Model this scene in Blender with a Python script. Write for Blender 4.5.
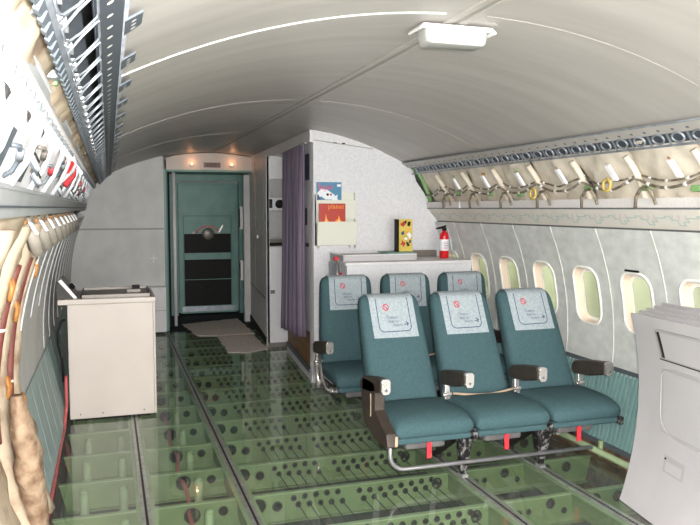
import bpy, math, random
from mathutils import Vector, noise
for o in list(bpy.data.objects): bpy.data.objects.remove(o)
S = bpy.context.scene
COL = S.collection
R = math.radians
random.seed(7)

# ---------------------------------------------------------------- camera, world, lights, exposure
cd = bpy.data.cameras.new('camera'); cd.lens = 739/700*36; cd.sensor_width = 36; cd.clip_start = 0.05
cam = bpy.data.objects.new('camera', cd); COL.objects.link(cam)
cam.location = (-1.33, 0, 1.6); cam.rotation_euler = (R(90-4.218), 0, R(-18.086))
S.camera = cam
S.view_settings.view_transform = 'Standard'; S.view_settings.look = 'None'
S.view_settings.exposure = 0.0; S.view_settings.gamma = 1; S.view_settings.use_curve_mapping = False
w = bpy.data.worlds.new('world'); S.world = w; w.use_nodes = True
bg = w.node_tree.nodes['Background']; bg.inputs[0].default_value = (0.86, 0.93, 1.0, 1); bg.inputs[1].default_value = 1.5

def lamp(name, kind, loc, rot, power, col=(1, 1, 1), **kw):
    d = bpy.data.lights.new(name, kind); d.energy = power; d.color = col
    for k, v in kw.items(): setattr(d, k, v)
    o = bpy.data.objects.new(name, d); COL.objects.link(o); o.location = loc
    o.rotation_euler = [R(a) for a in rot]
    return o
lamp('sun', 'SUN', (8, -6, 12), (50, 0, -70), 1.6, (1, .96, .88), angle=R(2))
lamp('camera_flash', 'POINT', (-1.30, -0.02, 1.66), (0, 0, 0), 700, (1, .985, .96), shadow_soft_size=0.03)
lamp('aft_fill_light', 'AREA', (0.1, -1.6, 1.2), (92, 0, 0), 165, (1, .98, .95), shape='RECTANGLE', size=2.6, size_y=1.9)  # unseen fill panel added behind the camera to raise the ambient light

# ---------------------------------------------------------------- materials
def L(c):
    c /= 255.0
    return c/12.92 if c <= .04045 else ((c+.055)/1.055)**2.4
def rgb(t): return (L(t[0]), L(t[1]), L(t[2]), 1)
def mat(name, c, rough=.6, metal=0, var=0, scale=8, stretch=(1, 1, 1), bump=0, bscale=None, c2=None, detail=4, spec=None, emit=None, contrast=(.35, .65)):
    m = bpy.data.materials.new(name); m.use_nodes = True
    nt = m.node_tree; b = nt.nodes['Principled BSDF']
    b.inputs['Base Color'].default_value = rgb(c); b.inputs['Roughness'].default_value = rough; b.inputs['Metallic'].default_value = metal
    if spec is not None: b.inputs['Specular IOR Level'].default_value = spec
    if emit: b.inputs['Emission Color'].default_value = rgb(emit[0]); b.inputs['Emission Strength'].default_value = emit[1]
    if var or bump or c2:
        tc = nt.nodes.new('ShaderNodeTexCoord'); mp = nt.nodes.new('ShaderNodeMapping'); mp.inputs['Scale'].default_value = stretch
        nt.links.new(tc.outputs['Object'], mp.inputs['Vector'])
        if var or c2:
            n = nt.nodes.new('ShaderNodeTexNoise'); n.inputs['Scale'].default_value = scale; n.inputs['Detail'].default_value = detail
            nt.links.new(mp.outputs[0], n.inputs['Vector'])
            r = nt.nodes.new('ShaderNodeValToRGB'); r.color_ramp.elements[0].position = contrast[0]; r.color_ramp.elements[1].position = contrast[1]
            if c2: a_, b_ = rgb(c), rgb(c2)
            else:
                a_ = rgb([max(0, v-var) for v in c]); b_ = rgb([min(255, v+var) for v in c])
            r.color_ramp.elements[0].color = a_; r.color_ramp.elements[1].color = b_
            nt.links.new(n.outputs['Fac'], r.inputs['Fac']); nt.links.new(r.outputs['Color'], b.inputs['Base Color'])
        if bump:
            n2 = nt.nodes.new('ShaderNodeTexNoise'); n2.inputs['Scale'].default_value = bscale or scale; n2.inputs['Detail'].default_value = 3
            nt.links.new(mp.outputs[0], n2.inputs['Vector'])
            bp = nt.nodes.new('ShaderNodeBump'); bp.inputs['Strength'].default_value = bump; bp.inputs['Distance'].default_value = .01
            nt.links.new(n2.outputs['Fac'], bp.inputs['Height']); nt.links.new(bp.outputs[0], b.inputs['Normal'])
    return m
def glass(name, tint, refl_ior=1.45, rough=.02, dust=0, dust_veil_col=(200, 205, 200)):
    m = bpy.data.materials.new(name); m.use_nodes = True; nt = m.node_tree
    for n in list(nt.nodes): nt.nodes.remove(n)
    out = nt.nodes.new('ShaderNodeOutputMaterial'); t = nt.nodes.new('ShaderNodeBsdfTransparent'); t.inputs[0].default_value = rgb(tint)
    g = nt.nodes.new('ShaderNodeBsdfGlossy'); g.inputs['Roughness'].default_value = rough
    f = nt.nodes.new('ShaderNodeFresnel')
    ge = nt.nodes.new('ShaderNodeNewGeometry'); mr = nt.nodes.new('ShaderNodeMapRange')   # same reflectance seen from either face of the thin sheet
    mr.inputs['To Min'].default_value = refl_ior; mr.inputs['To Max'].default_value = 1/refl_ior
    nt.links.new(ge.outputs['Backfacing'], mr.inputs['Value']); nt.links.new(mr.outputs[0], f.inputs[0])
    mx = nt.nodes.new('ShaderNodeMixShader')
    nt.links.new(f.outputs[0], mx.inputs[0]); nt.links.new(g.outputs[0], mx.inputs[2])
    if dust:  # pale diffuse share: dust plus painted reflection veil and haze
        d = nt.nodes.new('ShaderNodeBsdfDiffuse'); d.inputs[0].default_value = rgb(dust_veil_col)
        m2 = nt.nodes.new('ShaderNodeMixShader'); m2.inputs[0].default_value = dust
        nt.links.new(t.outputs[0], m2.inputs[1]); nt.links.new(d.outputs[0], m2.inputs[2]); nt.links.new(m2.outputs[0], mx.inputs[1])
    else: nt.links.new(t.outputs[0], mx.inputs[1])
    nt.links.new(mx.outputs[0], out.inputs[0])
    return m

M = dict(
 ceil=mat('ceiling_panel', (184, 179, 174), .45, .12, var=6, scale=2.2, stretch=(.35, 3.5, 1), detail=6),
 trimp=mat('panel_recess', (172, 169, 171), .6),
 trim=mat('pale_trim', (226, 224, 220), .4),
 strip=mat('ceiling_strip', (150, 146, 138), .5),
 wallr=mat('sidewall_mottled', (204, 206, 203), .6, var=11, scale=13, stretch=(1, .8, 1.2), detail=7, contrast=(.3,.7)),
 seam=mat('seam_trim', (214, 214, 206), .45),
 reveal=mat('window_reveal', (226, 206, 186), .6),
 winlip=mat('window_lip', (238, 236, 230), .45),
 white=mat('white_plastic', (222, 220, 222), .45, var=4, scale=5),
 panelw=mat('panel_white', (186, 183, 186), .6, var=4, scale=3),
 speck=mat('speckled_laminate', (216, 216, 220), .65, var=6, scale=70, detail=2),
 greyw=mat('grey_bulkhead', (200, 200, 198), .5, var=6, scale=4),
 teal=mat('teal_paint', (106, 148, 140), .45, var=6, scale=5),
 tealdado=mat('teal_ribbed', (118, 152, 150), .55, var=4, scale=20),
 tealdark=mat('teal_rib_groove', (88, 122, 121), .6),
 dadoL=mat('grey_teal_panel', (158, 178, 176), .6, var=6, scale=10),
 black=mat('black_plastic', (20, 18, 18), .6, spec=.25),
 dark=mat('dark_void', (20, 19, 18), .85),
 seat=mat('seat_fabric', (62, 86, 91), .9, var=3, scale=60, detail=3, bump=.06, bscale=300, spec=.2),
 cover=mat('headrest_paper', (150, 160, 166), .85, var=8, scale=70, detail=3),
 navy=mat('navy_print', (48, 66, 92), .8),
 redp=mat('red_print', (190, 50, 60), .8),
 brown=mat('brown_armrest', (50, 42, 36), .55, var=6, scale=20),
 brownside=mat('brown_shroud', (56, 46, 40), .5, var=6, scale=10),
 chrome=mat('chrome', (214, 210, 206), .25, .8),
 steel=mat('steel_tube', (190, 188, 192), .3, .7),
 worn=mat('worn_leg_metal', (150, 148, 148), .5, .3, scale=34, c2=(28, 25, 26), contrast=(.34, .5)),
 darkmet=mat('dark_metal', (44, 42, 40), .5, .3),
 red=mat('red_strap', (206, 44, 56), .6),
 pouch=mat('grey_pouch', (92, 90, 90), .7, var=10, scale=10),
 tan=mat('tan_belt', (172, 152, 130), .8),
 beam=mat('green_primer', (124, 142, 98), .6, var=12, scale=5),
 beaml=mat('green_flange', (162, 180, 142), .5, var=8, scale=6),
 belly=mat('belly_skin', (50, 64, 42), .7, c2=(74, 88, 60), scale=4),
 grom=mat('dark_grommet', (44, 38, 34), .6),
 cable=mat('dark_cable', (30, 30, 26), .4),
 track=mat('track_alloy', (168, 170, 166), .35, .6, var=14, scale=20),
 hose=mat('pink_hose', (188, 92, 92), .5, var=8, scale=10),
 ins=mat('cream_blanket', (212, 202, 186), .75, var=10, scale=9, bump=.35, bscale=14),
 insL=mat('cream_blanket_stained', (186, 170, 148), .8, c2=(126, 94, 68), scale=7, bump=.4, bscale=12, contrast=(.5, .75)),
 insg=mat('grey_wrap', (150, 143, 133), .8, var=10, scale=20, bump=.3, bscale=30),
 insS=mat('stained_roll', (170, 146, 122), .9, c2=(104, 72, 50), scale=14, bump=.9, bscale=20, contrast=(.4, .7)),
 orange=mat('orange_tape', (168, 112, 54), .6, var=20, scale=20),
 maroon=mat('maroon_duct', (112, 58, 52), .55, var=10, scale=10),
 alloy=mat('bare_alloy', (158, 164, 172), .42, .55, var=14, scale=14),
 alloydd=mat('deep_grey_alloy', (84, 90, 98), .5, .3),  # darker grey metal for the left rail flange and web backing
 alloyl=mat('light_alloy', (206, 208, 212), .4, .4),
 alloyd=mat('dark_alloy', (98, 106, 114), .5, .4),
 bright=mat('white_paint', (238, 236, 238), .45),
 ltgrey=mat('light_grey_beam', (178, 180, 182), .5, var=4, scale=6),
 gpaint=mat('green_clip', (122, 160, 104), .5),
 wire=mat('wire_bundle', (150, 140, 122), .6, scale=30, c2=(84, 72, 60)),
 yellow=mat('yellow_loop', (196, 172, 96), .6),
 valance=mat('valance_cream', (222, 216, 208), .55, var=3, scale=8),
 vlip=mat('valance_perforated', (214, 210, 208), .6, var=8, scale=160, detail=1),
 vgroove=mat('valance_groove', (104, 106, 108), .6),
 pata=mat('pattern_teal', (186, 200, 194), .6), patb=mat('pattern_rose', (210, 198, 199), .6),
 cab=mat('beige_cabinet', (196, 186, 178), .42, var=3, scale=3),
 cabtop=mat('cabinet_rim', (196, 186, 176), .4),
 tray=mat('tray_metal', (120, 114, 108), .4, .3),
 wood=mat('wood_panel', (138, 98, 56), .5, var=16, scale=4, stretch=(1, 1, 8)),
 rug=mat('beige_carpet', (222, 210, 200), .95, var=18, scale=60, bump=.5, bscale=160),
 firered=mat('extinguisher_red', (206, 26, 34), .3),
 gold=mat('yellow_board', (206, 182, 84), .6, var=10, scale=10),
 rack=mat('cream_rack', (220, 220, 208), .5),
 pblue=mat('print_blue', (70, 130, 165), .4), pred=mat('print_red', (176, 52, 40), .4), porange=mat('print_orange', (240, 150, 50), .4),
 pflame=mat('print_flame', (245, 205, 110), .4), ppink=mat('print_pink', (216, 62, 92), .4), pwhite=mat('print_white', (230, 234, 238), .4), pdblue=mat('print_dark_blue', (40, 70, 110), .4),
 lampon=mat('lit_lamp', (255, 220, 190), .4, emit=((255, 170, 110), 5)),
 tubelit=mat('lit_tube', (255, 250, 245), .4, emit=((255, 248, 244), 2.6)),
 sign=mat('sign_plate', (126, 100, 94), .5), signtext=mat('sign_letters', (84, 52, 54), .6),
 diff=mat('light_lens', (168, 168, 165), .25),
 leaf=mat('foliage', (196, 200, 158), .8, var=22, scale=1.2, bump=.6, bscale=3),
 lawn=mat('lawn', (196, 202, 160), .9, var=14, scale=1.5),
 fus=mat('fuselage_skin', (120, 124, 120), .6),
 grit=mat('brown_debris', (120, 92, 66), .9, c2=(60, 46, 36), scale=20, bump=.6, bscale=30),
 glassfloor=glass('floor_acrylic', (226, 234, 226), 1.5, .015, .10),  # dust, with the whitish reflection veil painted into the same diffuse share
 pane=glass('window_pane', (244, 248, 238), 1.3, .1, .38, (248, 248, 238)),  # milky pane; its pale share also paints haze over the view outside
)
def curtain_mat():
    m = bpy.data.materials.new('curtain_stripes'); m.use_nodes = True; nt = m.node_tree; b = nt.nodes['Principled BSDF']
    b.inputs['Roughness'].default_value = .9
    uv = nt.nodes.new('ShaderNodeUVMap'); sp = nt.nodes.new('ShaderNodeSeparateXYZ'); mu = nt.nodes.new('ShaderNodeMath'); mu.operation = 'MULTIPLY'; mu.inputs[1].default_value = 34
    fr = nt.nodes.new('ShaderNodeMath'); fr.operation = 'FRACT'
    r = nt.nodes.new('ShaderNodeValToRGB'); e = r.color_ramp.elements; r.color_ramp.interpolation = 'CONSTANT'
    e[0].position = 0; e[0].color = rgb((118, 106, 122)); e[1].position = .3; e[1].color = rgb((96, 94, 132))
    for p, c in ((.5, (134, 116, 118)), (.66, (86, 84, 112)), (.84, (142, 126, 126))):
        q = e.new(p); q.color = rgb(c)
    nt.links.new(uv.outputs[0], sp.inputs[0]); nt.links.new(sp.outputs[0], mu.inputs[0]); nt.links.new(mu.outputs[0], fr.inputs[0]); nt.links.new(fr.outputs[0], r.inputs[0]); nt.links.new(r.outputs[0], b.inputs['Base Color'])
    return m
M['curtain'] = curtain_mat()

# ---------------------------------------------------------------- mesh helpers
ORG = {}
class MB:
    def __init__(s): s.v = []; s.f = []; s.m = []; s.s = []; s.mats = []; s.uv = {}
    def mi(s, name):
        if name not in s.mats: s.mats.append(name)
        return s.mats.index(name)
    def add(s, vs, fs, m, smooth=False):
        b = len(s.v); k = s.mi(m); s.v += [tuple(p) for p in vs]
        for f in fs: s.f.append([b+i for i in f]); s.m.append(k); s.s.append(smooth)
        return s
    def hexa(s, p, m):
        return s.add(p, [(0, 3, 2, 1), (4, 5, 6, 7), (0, 1, 5, 4), (1, 2, 6, 5), (2, 3, 7, 6), (3, 0, 4, 7)], m)
    def box(s, x0, x1, y0, y1, z0, z1, m):
        return s.hexa([(x0, y0, z0), (x1, y0, z0), (x1, y1, z0), (x0, y1, z0), (x0, y0, z1), (x1, y0, z1), (x1, y1, z1), (x0, y1, z1)], m)
    def loft(s, rings, m, smooth=True, caps=True, closed=True):
        n = len(rings[0]); vs = [p for r in rings for p in r]; fs = []
        for i in range(len(rings)-1):
            for j in range(n if closed else n-1):
                k = (j+1) % n
                fs.append((i*n+j, i*n+k, (i+1)*n+k, (i+1)*n+j))
        if caps and closed:
            fs.append(tuple(reversed(range(n)))); fs.append(tuple((len(rings)-1)*n+j for j in range(n)))
        return s.add(vs, fs, m, smooth)
    def grid(s, fn, nu, nv, m, smooth=True):
        vs = [fn(i/nu, j/nv) for i in range(nu+1) for j in range(nv+1)]; fs = []
        for i in range(nu):
            for j in range(nv):
                a = i*(nv+1)+j; fs.append((a, a+nv+1, a+nv+2, a+1))
        return s.add(vs, fs, m, smooth)
    def tube(s, path, r, m, n=8, closed=False, caps=True):
        P = [Vector(p) for p in path]; rings = []; N = len(P); prev = None
        for i in range(N):
            a = P[i-1] if (i > 0 or closed) else P[i]; b = P[(i+1) % N] if (i < N-1 or closed) else P[i]
            t = (b-a).normalized()
            if prev is None:
                u = t.cross(Vector((0, 0, 1)))
                if u.length < .1: u = t.cross(Vector((1, 0, 0)))
                u.normalize()
            else:
                u = prev - t*prev.dot(t)
                if u.length < 1e-4: u = t.orthogonal()
                u.normalize()
            prev = u; v = t.cross(u); rr = r[i] if isinstance(r, (list, tuple)) else r
            rings.append([P[i]+u*(rr*math.cos(2*math.pi*k/n))+v*(rr*math.sin(2*math.pi*k/n)) for k in range(n)])
        if closed: rings.append(rings[0])
        return s.loft(rings, m, True, caps and not closed)
    def lathe(s, c, prof, m, n=20, axis='Z'):
        rings = []
        for r, h in prof:
            ring = []
            for k in range(n):
                a = 2*math.pi*k/n; x, y = r*math.cos(a), r*math.sin(a)
                p = {'Z': (x, y, h), 'Y': (x, h, -y), 'X': (h, x, y)}[axis]
                ring.append((c[0]+p[0], c[1]+p[1], c[2]+p[2]))
            rings.append(ring)
        return s.loft(rings, m, True, True)
    def prism(s, poly, fn, d0, d1, m, smooth=False):
        # poly of (a,b), fn(a,b,d) -> xyz
        return s.loft([[fn(a, b, d0) for a, b in poly], [fn(a, b, d1) for a, b in poly]], m, smooth)
    def plate(s, poly, fn, m):  # flat polygon
        return s.add([fn(a, b) for a, b in poly], [tuple(range(len(poly)))], m)
    def build(s, name, parent=None, bevel=0, seg=2, org=None, subdiv=0, solid=0, wn=False):
        if parent is not None: o0 = ORG[parent]
        elif org is not None: o0 = Vector(org)
        else:
            xs_ = [p[0] for p in s.v]; ys_ = [p[1] for p in s.v]; zs_ = [p[2] for p in s.v]
            o0 = Vector(((min(xs_)+max(xs_))/2, (min(ys_)+max(ys_))/2, min(zs_)))
        me = bpy.data.meshes.new(name); me.from_pydata([Vector(p)-o0 for p in s.v], [], s.f)
        for k in s.mats: me.materials.append(M[k])
        for i, p in enumerate(me.polygons): p.material_index = s.m[i]; p.use_smooth = s.s[i]
        if s.uv:
            ul = me.uv_layers.new(name='UVMap')
            for lp in me.loops: ul.data[lp.index].uv = s.uv.get(lp.vertex_index, (0, 0))
        me.validate(); me.update()
        import bmesh
        bm = bmesh.new(); bm.from_mesh(me); bmesh.ops.recalc_face_normals(bm, faces=bm.faces); bm.to_mesh(me); bm.free()
        o = bpy.data.objects.new(name, me); COL.objects.link(o)
        ORG[o] = o0
        if parent is not None: o.parent = parent
        else: o.location = o0
        if bevel:
            b = o.modifiers.new('bevel', 'BEVEL'); b.width = bevel; b.segments = seg; b.limit_method = 'ANGLE'; b.angle_limit = R(40); b.harden_normals = False
        if solid:
            q = o.modifiers.new('solid', 'SOLIDIFY'); q.thickness = solid; q.offset = 0
        if subdiv:
            q = o.modifiers.new('sub', 'SUBSURF'); q.levels = subdiv; q.render_levels = subdiv
        return o
def tag(o, label, cat, group=None):
    o['label'] = label; o['category'] = cat
    if group: o['group'] = group
    return o
def thing(name, loc, label, cat, group=None):
    o = bpy.data.objects.new(name, None); COL.objects.link(o); o.location = loc; ORG[o] = Vector(loc); o.empty_display_size = .1
    return tag(o, label, cat, group)
def struct(o): o['kind'] = 'structure'; return o
def dup(root, off, label=None, group=None, name=None):
    r = root.copy(); COL.objects.link(r); r.location = root.location+Vector(off); ORG[r] = ORG[root]+Vector(off)
    if label: r['label'] = label
    if group: r['group'] = group
    for ch in list(root.children):
        c = ch.copy(); COL.objects.link(c); c.parent = r; ORG[c] = ORG[r]
        for g in list(ch.children):
            d = g.copy(); COL.objects.link(d); d.parent = c; ORG[d] = ORG[r]
    return r
def text_mesh(txt, size):
    cu = bpy.data.curves.new('t', 'FONT'); cu.body = txt; cu.size = size; cu.resolution_u = 2
    ob = bpy.data.objects.new('t', cu); COL.objects.link(ob)
    dg = bpy.context.evaluated_depsgraph_get(); dg.update()
    me = bpy.data.meshes.new_from_object(ob.evaluated_get(dg))
    vs = [(v.co.x, v.co.y) for v in me.vertices]; fs = [tuple(p.vertices) for p in me.polygons]
    bpy.data.objects.remove(ob); bpy.data.curves.remove(cu); bpy.data.meshes.remove(me)
    return vs, fs
def put_text(mb, txt, size, fn, m):
    vs, fs = text_mesh(txt, size); mb.add([fn(a, b) for a, b in vs], fs, m)
ORD = ['nearest', 'second', 'third', 'fourth', 'fifth', 'sixth', 'seventh', 'eighth', 'ninth', 'tenth', 'eleventh', 'twelfth', 'thirteenth', 'fourteenth', 'fifteenth', 'sixteenth', 'seventeenth', 'eighteenth', 'nineteenth', 'twentieth', 'twenty-first', 'twenty-second', 'twenty-third', 'twenty-fourth']
def circ(cx, cy, r, n=12, a0=0): return [(cx+r*math.cos(a0+2*math.pi*k/n), cy+r*math.sin(a0+2*math.pi*k/n)) for k in range(n)]
def rrect(w, h, r, n=6, cx=0, cy=0):
    out = []
    for (sx, sy, a0) in ((1, 1, 0), (-1, 1, 90), (-1, -1, 180), (1, -1, 270)):
        for k in range(n+1):
            a = R(a0+90*k/n); out.append((cx+sx*(w/2-r)+r*math.cos(a), cy+sy*(h/2-r)+r*math.sin(a)))
    return out

# ---------------------------------------------------------------- cabin cross-section
def xs(z): return math.sqrt(1.785**2-(z-.72)**2)           # sidewall lining
def xi(z, d=0): return math.sqrt(max(.01, (1.87+d)**2-(z-.75)**2))   # blanket line
def zc(x): return 2.335-2.89+math.sqrt(2.89**2-x*x)         # ceiling vault
Y0, Y1 = -1.8, 9.74
PIT = .508

# ---------------------------------------------------------------- structure: shell
mb = MB()
X = [-1.31+2.62*i/40 for i in range(41)]
ceil_seams = [2.6, 4.95, 7.3]
mb.grid(lambda u, v: (-1.31+2.62*u, Y0+(9.95-Y0)*v, zc(-1.31+2.62*u)), 40, 2, 'ceil')
mb.grid(lambda u, v: (-1.31+2.62*u, Y0+(9.95-Y0)*v, zc(-1.31+2.62*u)+.02), 40, 2, 'ceil')
struct(mb.build('ceiling', org=(0, 4, 2.3)))
mb = MB()
for a, b, m, dz in ((-.048, -.018, 'ceil', .006), (-.018, .010, 'strip', .003), (.010, .045, 'ceil', .006)):
    mb.hexa([(a, Y0, zc(a)-dz), (b, Y0, zc(b)-dz), (b, 9.9, zc(b)-dz), (a, 9.9, zc(a)-dz), (a, Y0, zc(a)+.01), (b, Y0, zc(b)+.01), (b, 9.9, zc(b)+.01), (a, 9.9, zc(a)+.01)], m)
struct(mb.build('trim_1'))
k = 2
for y in ceil_seams:
    for x0, x1 in ((-1.3, -.10), (.07, 1.3)):
        mb = MB()
        rings = []
        hw = .007 if y < 3 else .004
        for i in range(25):
            x = x0+(x1-x0)*i/24; z = zc(x)
            hh = .004 if (y < 3 and x0 < -.5) else .0012
            rings.append([(x, y-hw, z+.004), (x, y-hw, z-hh), (x, y+hw, z-hh), (x, y+hw, z+.004)])
        mb.loft(rings, 'trim' if (y < 3 and x0 < -.5) else 'ceil', smooth=False)
        struct(mb.build('trim_%d' % k)); k += 1
# fuselage outer skin with an open band for the windows on the right
mb = MB()
prof = []
for i in range(60):
    a = R(16+(344-16)*i/59)
    prof.append((1.99*math.cos(a), .95+1.99*math.sin(a)*(1.0 if math.sin(a) > 0 else 1.12)))
a0 = prof[0]; prof = [(1.95, 1.27)]+prof[2:-3]+[(1.95, .75)]
mb.loft([[(x, y, z) for x, z in prof] for y in (Y0, 11.8)], 'fus', smooth=True, closed=False)
struct(mb.build('trim_fuselage_skin', org=(0, 4, -1.2)))
mb = MB(); mb.box(-1.9, 1.9, Y0-.03, Y0, -1.0, 2.7, 'greyw'); struct(mb.build('wall_aft'))
mb = MB(); mb.box(-1.9, 1.9, 11.5, 11.55, -1.0, 2.7, 'greyw'); struct(mb.build('wall_front'))

# ---- right sidewall: one lining with window openings
WY = [2.73+PIT*i for i in range(8)]
WZ = 1.008; WW, WH, WR = .262, .372, .085
wy0, wy1 = Y0, WY[0]-PIT/2
mb = MB(); N = 48
ZB, ZT = .53, 1.47
def Pw(y, z, d=0): return (xs(z)+d, y, z)
mb.grid(lambda u, v: Pw(wy0+(wy1-wy0)*u, ZB+(ZT-ZB)*v), 2, 12, 'wallr')
ye = WY[-1]+PIT/2
mb.grid(lambda u, v: Pw(ye+(6.5-ye)*u, ZB+(ZT-ZB)*v), 2, 12, 'wallr')
def rr_at(w, h, r, a):   # radial distance point on a rounded rect at angle a
    dx, dy = math.cos(a), math.sin(a); lo, hi = 0, 1
    for _ in range(40):
        t = (lo+hi)/2; x, y = abs(dx*t), abs(dy*t)
        qx, qy = x-(w/2-r), y-(h/2-r)
        d = math.hypot(max(qx, 0), max(qy, 0))+min(max(qx, qy), 0)-r
        if d < 0: lo = t
        else: hi = t
    return dx*lo, dy*lo
angs = [2*math.pi*i/N for i in range(N)]
# make sure rectangle corners are in the angle set
hw, hz0, hz1 = PIT/2, WZ-ZB, ZT-WZ
for sx, sz in ((1, hz1), (-1, hz1), (-1, -hz0), (1, -hz0)):
    a = math.atan2(sz, sx*hw) % (2*math.pi); j = min(range(N), key=lambda q: abs(angs[q]-a)); angs[j] = a
for wy in WY:
    inner = [rr_at(WW, WH, WR, a) for a in angs]
    outer = []
    for a in angs:
        dx, dy = math.cos(a), math.sin(a); ts = []
        if abs(dx) > 1e-6: ts.append(hw/abs(dx))
        if dy > 1e-6: ts.append(hz1/dy)
        if dy < -1e-6: ts.append(hz0/-dy)
        t = min(ts); outer.append((dx*t, dy*t))
    rings = []
    for q in range(6):
        t = q/5
        rings.append([Pw(wy+i[0]*(1-t)+o[0]*t, WZ+i[1]*(1-t)+o[1]*t) for i, o in zip(inner, outer)])
    mb.loft(rings, 'wallr', caps=False)
struct(mb.build('wall_right', org=(1.7, 4, .5)))
for n, wy in enumerate(WY):
    mb = MB(); rings = []
    for d, s_, dx in ((0, .0, .0), (0, .0, .006), (0, -.003, .045), (0, -.012, .062)):
        rings.append([Pw(wy+p[0], WZ+p[1], dx) for p in [rr_at(WW+2*s_, WH+2*s_, WR, a) for a in angs]])
    mb.loft(rings, 'reveal', caps=False)
    wo = struct(mb.build('window_%d' % (n+1), org=(1.76, wy, WZ-.2)))
    mb = MB(); rings = []
    for s_, dx in ((-.001, .004), (-.003, -.006), (.010, -.009), (.016, .001)):
        rings.append([Pw(wy+p[0], WZ+p[1], dx) for p in [rr_at(WW+2*s_, WH+2*s_, WR+s_, a) for a in angs]])
    mb.loft(rings, 'winlip', caps=False); mb.build('window_frame', wo)
    mb = MB()
    rings = []
    for s_ in (-.008, -.03):
        rings.append([Pw(wy+p[0], WZ+p[1], .053) for p in [rr_at(WW+2*s_, WH+2*s_, WR+s_, a) for a in angs]])
    mb.loft(rings, 'winlip', caps=False); mb.build('pane_gasket', wo)
    mb = MB(); mb.plate([rr_at(WW-.02, WH-.02, WR, a) for a in angs], lambda a, b: Pw(wy+a, WZ+b, .056), 'pane'); mb.build('pane', wo)
for n, wy in enumerate(WY):
    mb = MB(); y = wy+PIT/2; rings = []
    for i in range(17):
        z = ZB+(ZT-ZB)*i/16
        rings.append([(xs(z)+.003, y-.005, z), (xs(z)-.004, y-.003, z), (xs(z)-.004, y+.003, z), (xs(z)+.003, y+.005, z)])
    mb.loft(rings, 'seam'); struct(mb.build('trim_%d' % (20+n)))
# black latch over the window beyond the seats
mb = MB(); z = 1.215; y = 3.76; mb.box(xs(z)-.012, xs(z)+.004, y-.07, y+.05, z-.006, z+.006, 'black')
tag(mb.build('shade_latch'), 'small black strip above the third window from the right', 'strip')

# ---- right dado: ribbed teal lower panel
def xd(z): return 1.66+(1.775-1.66)*((z-.09)/.46)
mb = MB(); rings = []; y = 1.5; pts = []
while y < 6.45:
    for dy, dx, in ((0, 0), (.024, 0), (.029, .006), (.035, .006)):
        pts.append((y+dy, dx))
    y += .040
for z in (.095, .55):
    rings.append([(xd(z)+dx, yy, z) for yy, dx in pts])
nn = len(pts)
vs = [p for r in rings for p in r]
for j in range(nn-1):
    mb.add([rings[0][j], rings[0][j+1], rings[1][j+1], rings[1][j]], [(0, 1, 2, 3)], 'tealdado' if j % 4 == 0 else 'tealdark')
mb.hexa([(xd(.55)-.006, 1.5, .545), (xd(.55)+.02, 1.5, .545), (xd(.55)+.02, 6.45, .545), (xd(.55)-.006, 6.45, .545), (xd(.57)-.006, 1.5, .572), (xd(.57)+.02, 1.5, .572), (xd(.57)+.02, 6.45, .572), (xd(.57)-.006, 6.45, .572)], 'alloyd')
mb.hexa([(xd(.08)-.006, 1.5, .075), (xd(.08)+.02, 1.5, .075), (xd(.08)+.02, 6.45, .075), (xd(.08)-.006, 6.45, .075), (xd(.1)-.006, 1.5, .105), (xd(.1)+.02, 1.5, .105), (xd(.1)+.02, 6.45, .105), (xd(.1)-.006, 6.45, .105)], 'alloyd')
struct(mb.build('baseboard_right', org=(1.7, 4, .08)))

# ---- left sidewall lining, bare from the fourth bay on
LY0 = 4.05
mb = MB()
mb.grid(lambda u, v: (-xs(.55+.95*v), LY0+(Y1-LY0)*u, .55+.95*v), 24, 14, 'greyw')
struct(mb.build('wall_left', org=(-1.7, 6.5, .5)))
mb = MB()
def xdl(z): return -(1.66+(1.775-1.66)*((z-.05)/.55))
mb.grid(lambda u, v: (xdl(.06+.54*v), 3.62+(Y1-3.62)*u, .06+.54*v), 2, 2, 'dadoL', smooth=False)
yy = 3.62
while yy < Y1:
    mb.hexa([(xdl(.06)+.001, yy, .06), (xdl(.06)-.002, yy, .06), (xdl(.06)-.002, yy+.006, .06), (xdl(.06)+.001, yy+.006, .06), (xdl(.6)+.001, yy, .6), (xdl(.6)-.002, yy, .6), (xdl(.6)-.002, yy+.006, .6), (xdl(.6)+.001, yy+.006, .6)], 'dadoL')
    yy += .3
struct(mb.build('baseboard_left', org=(-1.7, 6.5, .06)))
for n in range(11):
    y = LY0+PIT*n; mb = MB(); rings = []
    zb = .62+ (.36 if n < 3 else 0)
    for i in range(15):
        z = zb+(1.44-zb)*i/14; x = -xs(z)
        rings.append([(x-.003, y-.014, z), (x+.006, y-.012, z), (x+.006, y+.012, z), (x-.003, y+.014, z)])
    mb.loft(rings, 'ltgrey', smooth=False); struct(mb.build('trim_%d' % (40+n)))

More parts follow.
